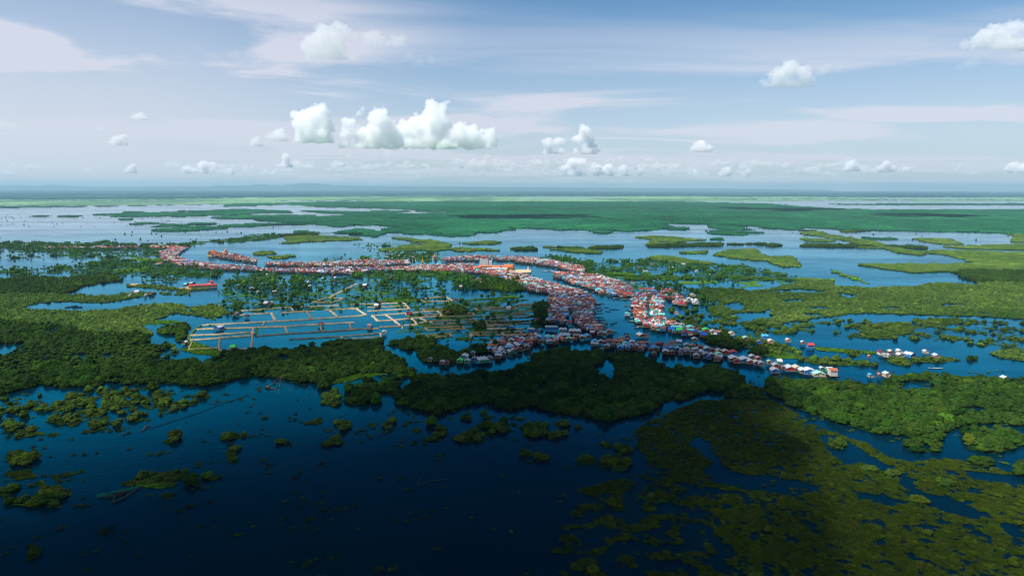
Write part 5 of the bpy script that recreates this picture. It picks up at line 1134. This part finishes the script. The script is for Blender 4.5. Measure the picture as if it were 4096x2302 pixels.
def cloud_bank():
    """the long low bank of small cumulus towards the horizon: nobody could count it"""
    rs = np.random.default_rng(3); parts = []; D0 = 33000.
    for X, n in ((700, 4), (900, 5), (1150, 5), (1330, 8), (1480, 7), (1620, 7), (1780, 10), (1900, 9), (2020, 10), (2150, 12), (2260, 11), (2380, 12), (2500, 9), (2640, 8), (2760, 7), (2880, 6), (3000, 5), (3150, 5), (3300, 4), (3450, 4), (3600, 3), (3850, 4), (4050, 5), (100, 4), (-50, 4), (400, 3)):
        for k in range(n):
            xx = X+rs.normal()*55; yy = rs.uniform(655, 703)-(22*rs.random() if 1700 < X < 2700 else 0); D = D0*rs.uniform(.85, 1.1)
            dd = ray(xx, yy); tt = D/dd[1]; c = np.array([dd[0]*tt, D, H+dd[2]*tt]); rr = rs.uniform(9, 22)*D/F/4
            for q in range(4): parts.append(lump(rs, c+np.array([rs.normal()*rr*1.1, rs.normal()*rr, abs(rs.normal())*rr*.35]), (rr*rs.uniform(.5, 1)*1.3, rr, rr*rs.uniform(.45, .8)), 2, 0, .8))
    V, Fc = join(parts); base = V[:, 2].min(); V[:, 2] -= base
    me = melt(V, Fc, 85., 420., cloud_material('cloud_far', .0022), 'distant_cloud_bank', False)
    tag(link('distant_cloud_bank', me, None, (0, 0, float(base))), kind='stuff')
cloud_bank()
q4 = (1000, 350, .4658)
cloud('tall round bright cloud with a pointed crown, alone beside the big bank', *q4, [(540,290,140),(600,200,70),(450,260,90),(640,330,100),(500,390,110),(430,330,80),(620,400,90)], 480, 15000, vox=30)
cloud('widest bright cloud bank with two horns and a flat base', *q4, [(1560,430,100),(850,310,75),(960,185,38),(930,225,45),(830,390,70),(960,400,90),(1110,265,105),(1150,190,45),(1080,400,110),(1220,400,100),(1200,310,60),(1350,360,110),(1450,300,100),(1400,440,100),(1560,140,65),(1690,130,42),(1630,190,80),(1600,290,130),(1700,380,110),(1800,400,100),(1750,450,80),(1920,410,95),(2050,430,95),(1950,470,60),(1560,210,60)], 530, 15500, vox=30)
cloud('small domed cloud tucked against the tall round one', *q4, [(240,400,60),(300,430,45),(180,430,45)], 462, 16500, .62)
cloud('low pale puff beneath the small domed cloud', *q4, [(60,460,45),(100,480,30),(20,470,30)], 505, 17500, .62)
cloud('hanging ragged cloud curl under the wide bank', *q4, [(1190,560,45),(1225,610,55),(1235,670,40),(1215,720,22)], 760, 21000, .38)
z5 = (0, 0, .795)
cloud('large soft grey cloud high above the tall bright one', *z5, [(1640,200,80),(1720,165,60),(1570,240,65),(1600,270,45),(1680,230,70)], 305, 5200, .62)
cloud('soft oval cloud east of the large soft grey one', *z5, [(1880,190,42),(1850,185,30),(1910,205,30),(2000,205,36),(1960,215,22),(2030,195,22)], 235, 5200, .62)
cloud('thin pair of scraps below the soft oval cloud', *z5, [(2110,315,26),(2170,305,28),(2060,275,24),(2080,325,20)], 335, 5600, .38)
cloud('little triangular cloud in the pale west sky', *z5, [(700,585,26),(725,595,20),(680,592,18)], 604, 17000, .62)
cloud('tiny faint cloud under the little triangular one', *z5, [(515,642,22),(505,652,18)], 662, 19000, .38)
cloud('slanting bright puff low in the west', *z5, [(590,705,28),(630,692,20),(555,718,18)], 733, 20000, .62)
cloud('flat grey streak cloud at the western frame edge', *z5, [(60,640,28),(20,635,30),(100,645,20),(-30,630,30)], 662, 17000, .38)
cloud('bright little tower low over the western horizon', *z5, [(670,838,20),(655,855,22),(632,862,14)], 872, 30000, .62)
cloud('broad puff cluster low between tower and round cloud', *z5, [(1020,832,28),(940,852,26),(975,858,22),(1065,830,22)], 874, 30000, .62)
cloud('twin puffs low beneath the small domed cloud', *z5, [(1160,858,20),(1145,868,14)], 882, 31000, .62)
cloud('ragged stepped cloud low under the tall round one', *z5, [(1440,790,24),(1435,820,24),(1400,835,16),(1460,830,16)], 842, 29000, .62)
cloud('small bright scrap east of the ragged stepped cloud', *z5, [(1575,815,16),(1600,845,14),(1545,820,10)], 860, 29000, .38)
cloud('pale low puffs west of the ragged stepped cloud', *z5, [(1262,848,22),(1235,862,18),(1295,860,14)], 878, 31000, .38)
z6 = (2048, 0, .795)
cloud('bright domed cloud floating alone in the east sky', *z6, [(1395,350,52),(1320,385,42),(1460,375,46),(1270,410,26),(1360,395,46),(1500,395,30)], 440, 7200)
cloud('pale cloud tail trailing east of the bright domed one', *z6, [(1580,350,34),(1640,352,22),(1540,370,30)], 392, 7600, .38)
cloud('heavy white cloud at the northeast corner of the sky', *z6, [(2430,170,60),(2350,200,48),(2530,150,62),(2280,220,34),(2600,150,60),(2480,190,50)], 255, 6200)
cloud('dark grey smudge cloud under the heavy white one', *z6, [(2300,320,30),(2340,312,22),(2255,335,22)], 352, 6400, .38)
cloud('knobbly cloud tower above the low eastern bank', *z6, [(365,660,38),(385,700,40),(330,700,32),(380,740,40),(240,710,32),(180,720,34),(420,750,30)], 775, 22000, .62)
cloud('rounded cloud head over the eastern haze', *z6, [(950,735,38),(915,750,26),(990,745,26)], 765, 23000, .62)
cloud('long lumpy low bank east of the town', *z6, [(300,825,34),(350,815,30),(260,850,26),(420,850,34),(480,855,36),(560,855,30),(640,858,24)], 885, 30000, .62)
cloud('small flat puff in the low eastern haze', *z6, [(920,868,22),(890,876,14)], 884, 31000, .62)
cloud('low round puff pair further east', *z6, [(1080,862,30),(1050,876,18),(1185,862,20)], 888, 31000, .62)
cloud('small peaked cloud on the eastern horizon haze', *z6, [(1540,836,24),(1500,856,18)], 868, 31000, .38)
cloud('bright cauliflower cloud low in the east', *z6, [(1710,828,30),(1680,848,22),(1745,842,18)], 862, 29000, .62)
cloud('twin bright cauliflower cloud east of the first', *z6, [(1880,828,24),(1850,848,22),(1915,846,20),(1980,856,24)], 866, 29000, .62)
cloud('bright low cloud cut by the eastern frame edge', *z6, [(2530,838,32),(2490,850,22),(2580,845,34)], 870, 29000, .62)
cloud('wispy white lump north of the town masts', *q4, [(840,600,40),(780,560,32),(900,660,40),(950,690,34)], 730, 25000, .38)

# unseen cloud overhead, its reach and opacity shaped to shade bay and near forest
def unseen_overhead_cloud():
    pts = [(-800,1500,.05),(0,1470,.12),(300,1480,.18),(200,1560,.3),(500,1560,.4),(300,1400,0),(700,1380,.05),(0,1650,.42),(400,1640,.55),(700,1600,.62),(900,1620,.6),(900,1500,.55),(700,1450,.5),(1000,1400,.85),(1300,1385,.8),(1200,1470,.45),(1450,1450,.3),(1550,1480,.45),(1640,1440,.75),(0,1800,.72),(0,1950,.75),(300,2000,.8),(0,2200,.9),(500,1800,.8),(500,2100,.95),
     (900,1800,.9),(1000,2000,1),(1600,1300,.1),(1560,1240,0),(1720,1250,.6),(1650,1350,.45),(1750,1220,.25),(1850,1215,.5),(1900,1260,.85),(2000,1200,.6),(2050,1180,.55),(2000,1150,0),(2180,1195,.85),(2250,1150,.05),(2320,1180,.1),(2330,1220,.85),(2390,1280,.7),(2380,1200,0),(2470,1300,.15),(2450,1360,.7),(2560,1340,.2),(2650,1350,.75),(2640,1300,0),(2800,1345,.75),(2900,1400,.8),(2860,1320,.1),(3000,1370,.05),
     (2950,1440,.7),(3060,1470,.3),(3120,1440,0),(3000,1500,.85),(3080,1560,.55),(3160,1540,.05),(3130,1620,.5),(3220,1660,.35),(3300,1640,.05),(3350,1750,.1),(3250,1760,.5),(3150,1800,.8),(2900,1600,1),(2400,1450,1),(2000,1420,.9),(2000,1550,1),(1800,1450,.9),(1700,1560,.95),(1500,1570,.75),(1300,1560,.6),(1250,1650,.85),(1500,1800,1),(2000,1800,1),(2600,1800,1),(2900,1900,1),
     (3200,1950,.65),(3350,1900,.3),(3500,1850,.25),(3600,2100,.5),(3400,2150,.6),(3200,2200,.65),(3000,2150,.9),(2900,2300,1),(3300,2300,.85),(3700,2302,.62),(4096,2302,.5),(4096,2000,.3),(4096,1700,0),(3700,1600,0),(3500,1400,0),(3200,1350,0),(2300,1100,0),(1500,1150,0),(800,1250,0),(2000,2200,1),(1000,2302,1),(0,2400,1),(4600,2300,.3),(5000,1700,0),(2200,1330,.85),(2300,1400,.9),(2100,1380,.85),(2300,1250,.95),(2200,1250,.96),(2345,1240,.92),(2330,1300,.96),(3150,2000,.75),(3300,2000,.58),(3450,2000,.42),(3250,2120,.7),(2100,1300,.85),(2000,1300,.8),(1900,1330,.75),(2360,1330,.88),(1800,1300,.65),(2250,1200,.75),(2420,1400,.92),(2560,1400,.92),(2700,1410,.88),(2830,1430,.8)]
    P = np.array(pts, float); gx, gy = ground(P[:, 0], P[:, 1])
    x, y = np.meshgrid(np.concatenate([np.arange(-4000, -1100, 160.), np.arange(-1100, 1101, 16.), np.arange(1260, 3000, 160.)]), np.concatenate([np.arange(-4000, -200, 150.), np.arange(-200, 1400, 16.)])); sh = x.shape; x, y = x.ravel(), y.ravel()
    X, Y = project(x, np.maximum(y, 200)); Y = np.clip(Y, 0, 2420)
    soft = 900+np.clip((Y-1650)/300, 0, 1)[:, None]*9000; w_ = 1/(((X[:, None]-P[None, :, 0])/1.6)**2+(Y[:, None]-P[None, :, 1])**2+soft)**2.2
    Dv = (w_*P[None, :, 2]).sum(1)/w_.sum(1)
    back = np.clip((260-y)/220, 0, 1); Dv = Dv*(1-back)+back*np.where(x > 500, .7, 1)
    Dv += .22*(fbm(x, y, 90, 61)-.5)*np.clip(Dv*6, 0, 1)*np.clip((1.02-Dv)*6, .0, 1)
    side = np.clip((x-700)/300, 0, 1)*np.clip((y+900)/600, 0, 1); Dv *= (1-side)
    Dv = np.clip((Dv-.08)/.84, 0, 1)
    T = 1-Dv*.985; a = 1-np.sqrt(T)
    h = 700.; cx, cy = x+SX/SZ*h, y+SY/SZ*h
    bump = fbm(cx, cy, 130, 71)
    top = h+20+110*a*(.5+bump); bot = h-8-26*a*fbm(cx, cy, 60, 73)
    ny, nx = sh; keep = (a > .004).reshape(sh); q = keep[:-1, :-1] | keep[1:, :-1] | keep[:-1, 1:] | keep[1:, 1:]
    i, j = np.nonzero(q); A = i*nx+j; n = len(x)
    f1 = np.stack([A, A+1, A+nx+1, A+nx], 1); f2 = f1[:, ::-1]+n
    V = np.concatenate([np.stack([cx, cy, top], 1), np.stack([cx, cy, bot], 1)])
    m, N, L = new_mat('unseen_overhead_cloud')
    o = N.new('ShaderNodeOutputMaterial'); d = N.new('ShaderNodeBsdfDiffuse'); d.inputs['Color'].default_value = (.75, .75, .78, 1); tr = N.new('ShaderNodeBsdfTransparent'); mx = N.new('ShaderNodeMixShader'); at = N.new('ShaderNodeAttribute'); at.attribute_name = 'thickness'
    L.new(at.outputs['Fac'], mx.inputs[0]); L.new(tr.outputs[0], mx.inputs[1]); L.new(d.outputs[0], mx.inputs[2]); L.new(mx.outputs[0], o.inputs[0])
    me = np_mesh('unseen_overhead_cloud', V, np.concatenate([f1, f2]), [m], None, True)
    t = me.attributes.new('thickness', 'FLOAT', 'POINT'); t.data.foreach_set('value', np.concatenate([a, a]).astype(np.float32))
    tag(link('unseen_overhead_cloud', me), kind='structure')
unseen_overhead_cloud()
# small clouds added unseen above the frame to cast shadows on the far scrub
def shade_cloud(X, Y, rx, ry, h):
    gx, gy = ground(X, Y); c = (gx+SX/SZ*h, gy+SY/SZ*h, h); rs = np.random.default_rng(int(X)); parts = []
    for k in range(14): parts.append(lump(rs, (rs.uniform(-1, 1)*rx, rs.uniform(-1, 1)*ry, rs.uniform(0, 60)), (rx*.4, ry*.6, 70), 2, .1))
    V, Fc = join(parts); o = link('added_high_cloud', np_mesh('added_high_cloud', V, Fc, [CM['heavy']], None, True), None, tuple(float(q) for q in c)); tag(o, kind='structure')
for a in ((2040,868,300,300,2300), (2190,865,260,200,2300), (3160,838,420,420,2600), (3640,860,330,300,2300)): shade_cloud(*a)
def far_shade():   # a long cloud street that darkens the far woods
    gx, gy = ground(2000, 779); h = 2600; c = (float(gx)+SX/SZ*h, float(gy)+SY/SZ*h, h); rs = np.random.default_rng(9); parts = []
    for k in range(40): parts.append(lump(rs, (rs.uniform(-1, 1)*6500, rs.uniform(-1, 1)*1500, rs.uniform(0, 200)), (1100, 700, 260), 2, .1))
    V, Fc = join(parts); tag(link('added_high_cloud', np_mesh('added_high_cloud', V, Fc, [CM[1.0]], None, True), None, c), kind='structure')

# ------------------------------------------------------------------ haze
def haze():
    bm = bmesh.new(); bmesh.ops.create_cube(bm, size=1); bmesh.ops.scale(bm, vec=(126000, 126000, 561), verts=bm.verts); bmesh.ops.translate(bm, vec=(0, 0, 561/2-1), verts=bm.verts)
    me = bpy.data.meshes.new('haze'); bm.to_mesh(me); bm.free()
    m, N, L = new_mat('haze'); o = N.new('ShaderNodeOutputMaterial'); v = N.new('ShaderNodeVolumePrincipled'); v.inputs['Color'].default_value = (.46, .70, .84, 1); v.inputs['Density'].default_value = 3.1e-5; v.inputs['Anisotropy'].default_value = .1
    L.new(v.outputs[0], o.inputs['Volume']); me.materials.append(m); tag(link('haze', me), kind='stuff')
haze()

# ------------------------------------------------------------------ render settings
scene.view_settings.view_transform = 'Standard'; scene.view_settings.look = 'None'; scene.view_settings.exposure = .5; scene.view_settings.gamma = 1
c = scene.cycles
c.max_bounces = 16; c.diffuse_bounces = 2; c.glossy_bounces = 2; c.transmission_bounces = 2; c.volume_bounces = 14; c.transparent_max_bounces = 12; c.use_adaptive_sampling = False; c.filter_width = 1.0; c.use_denoising = True; c.denoising_input_passes = 'RGB_ALBEDO_NORMAL'; c.denoising_prefilter = 'ACCURATE'
c.caustics_reflective = False; c.caustics_refractive = False; c.sample_clamp_indirect = 4
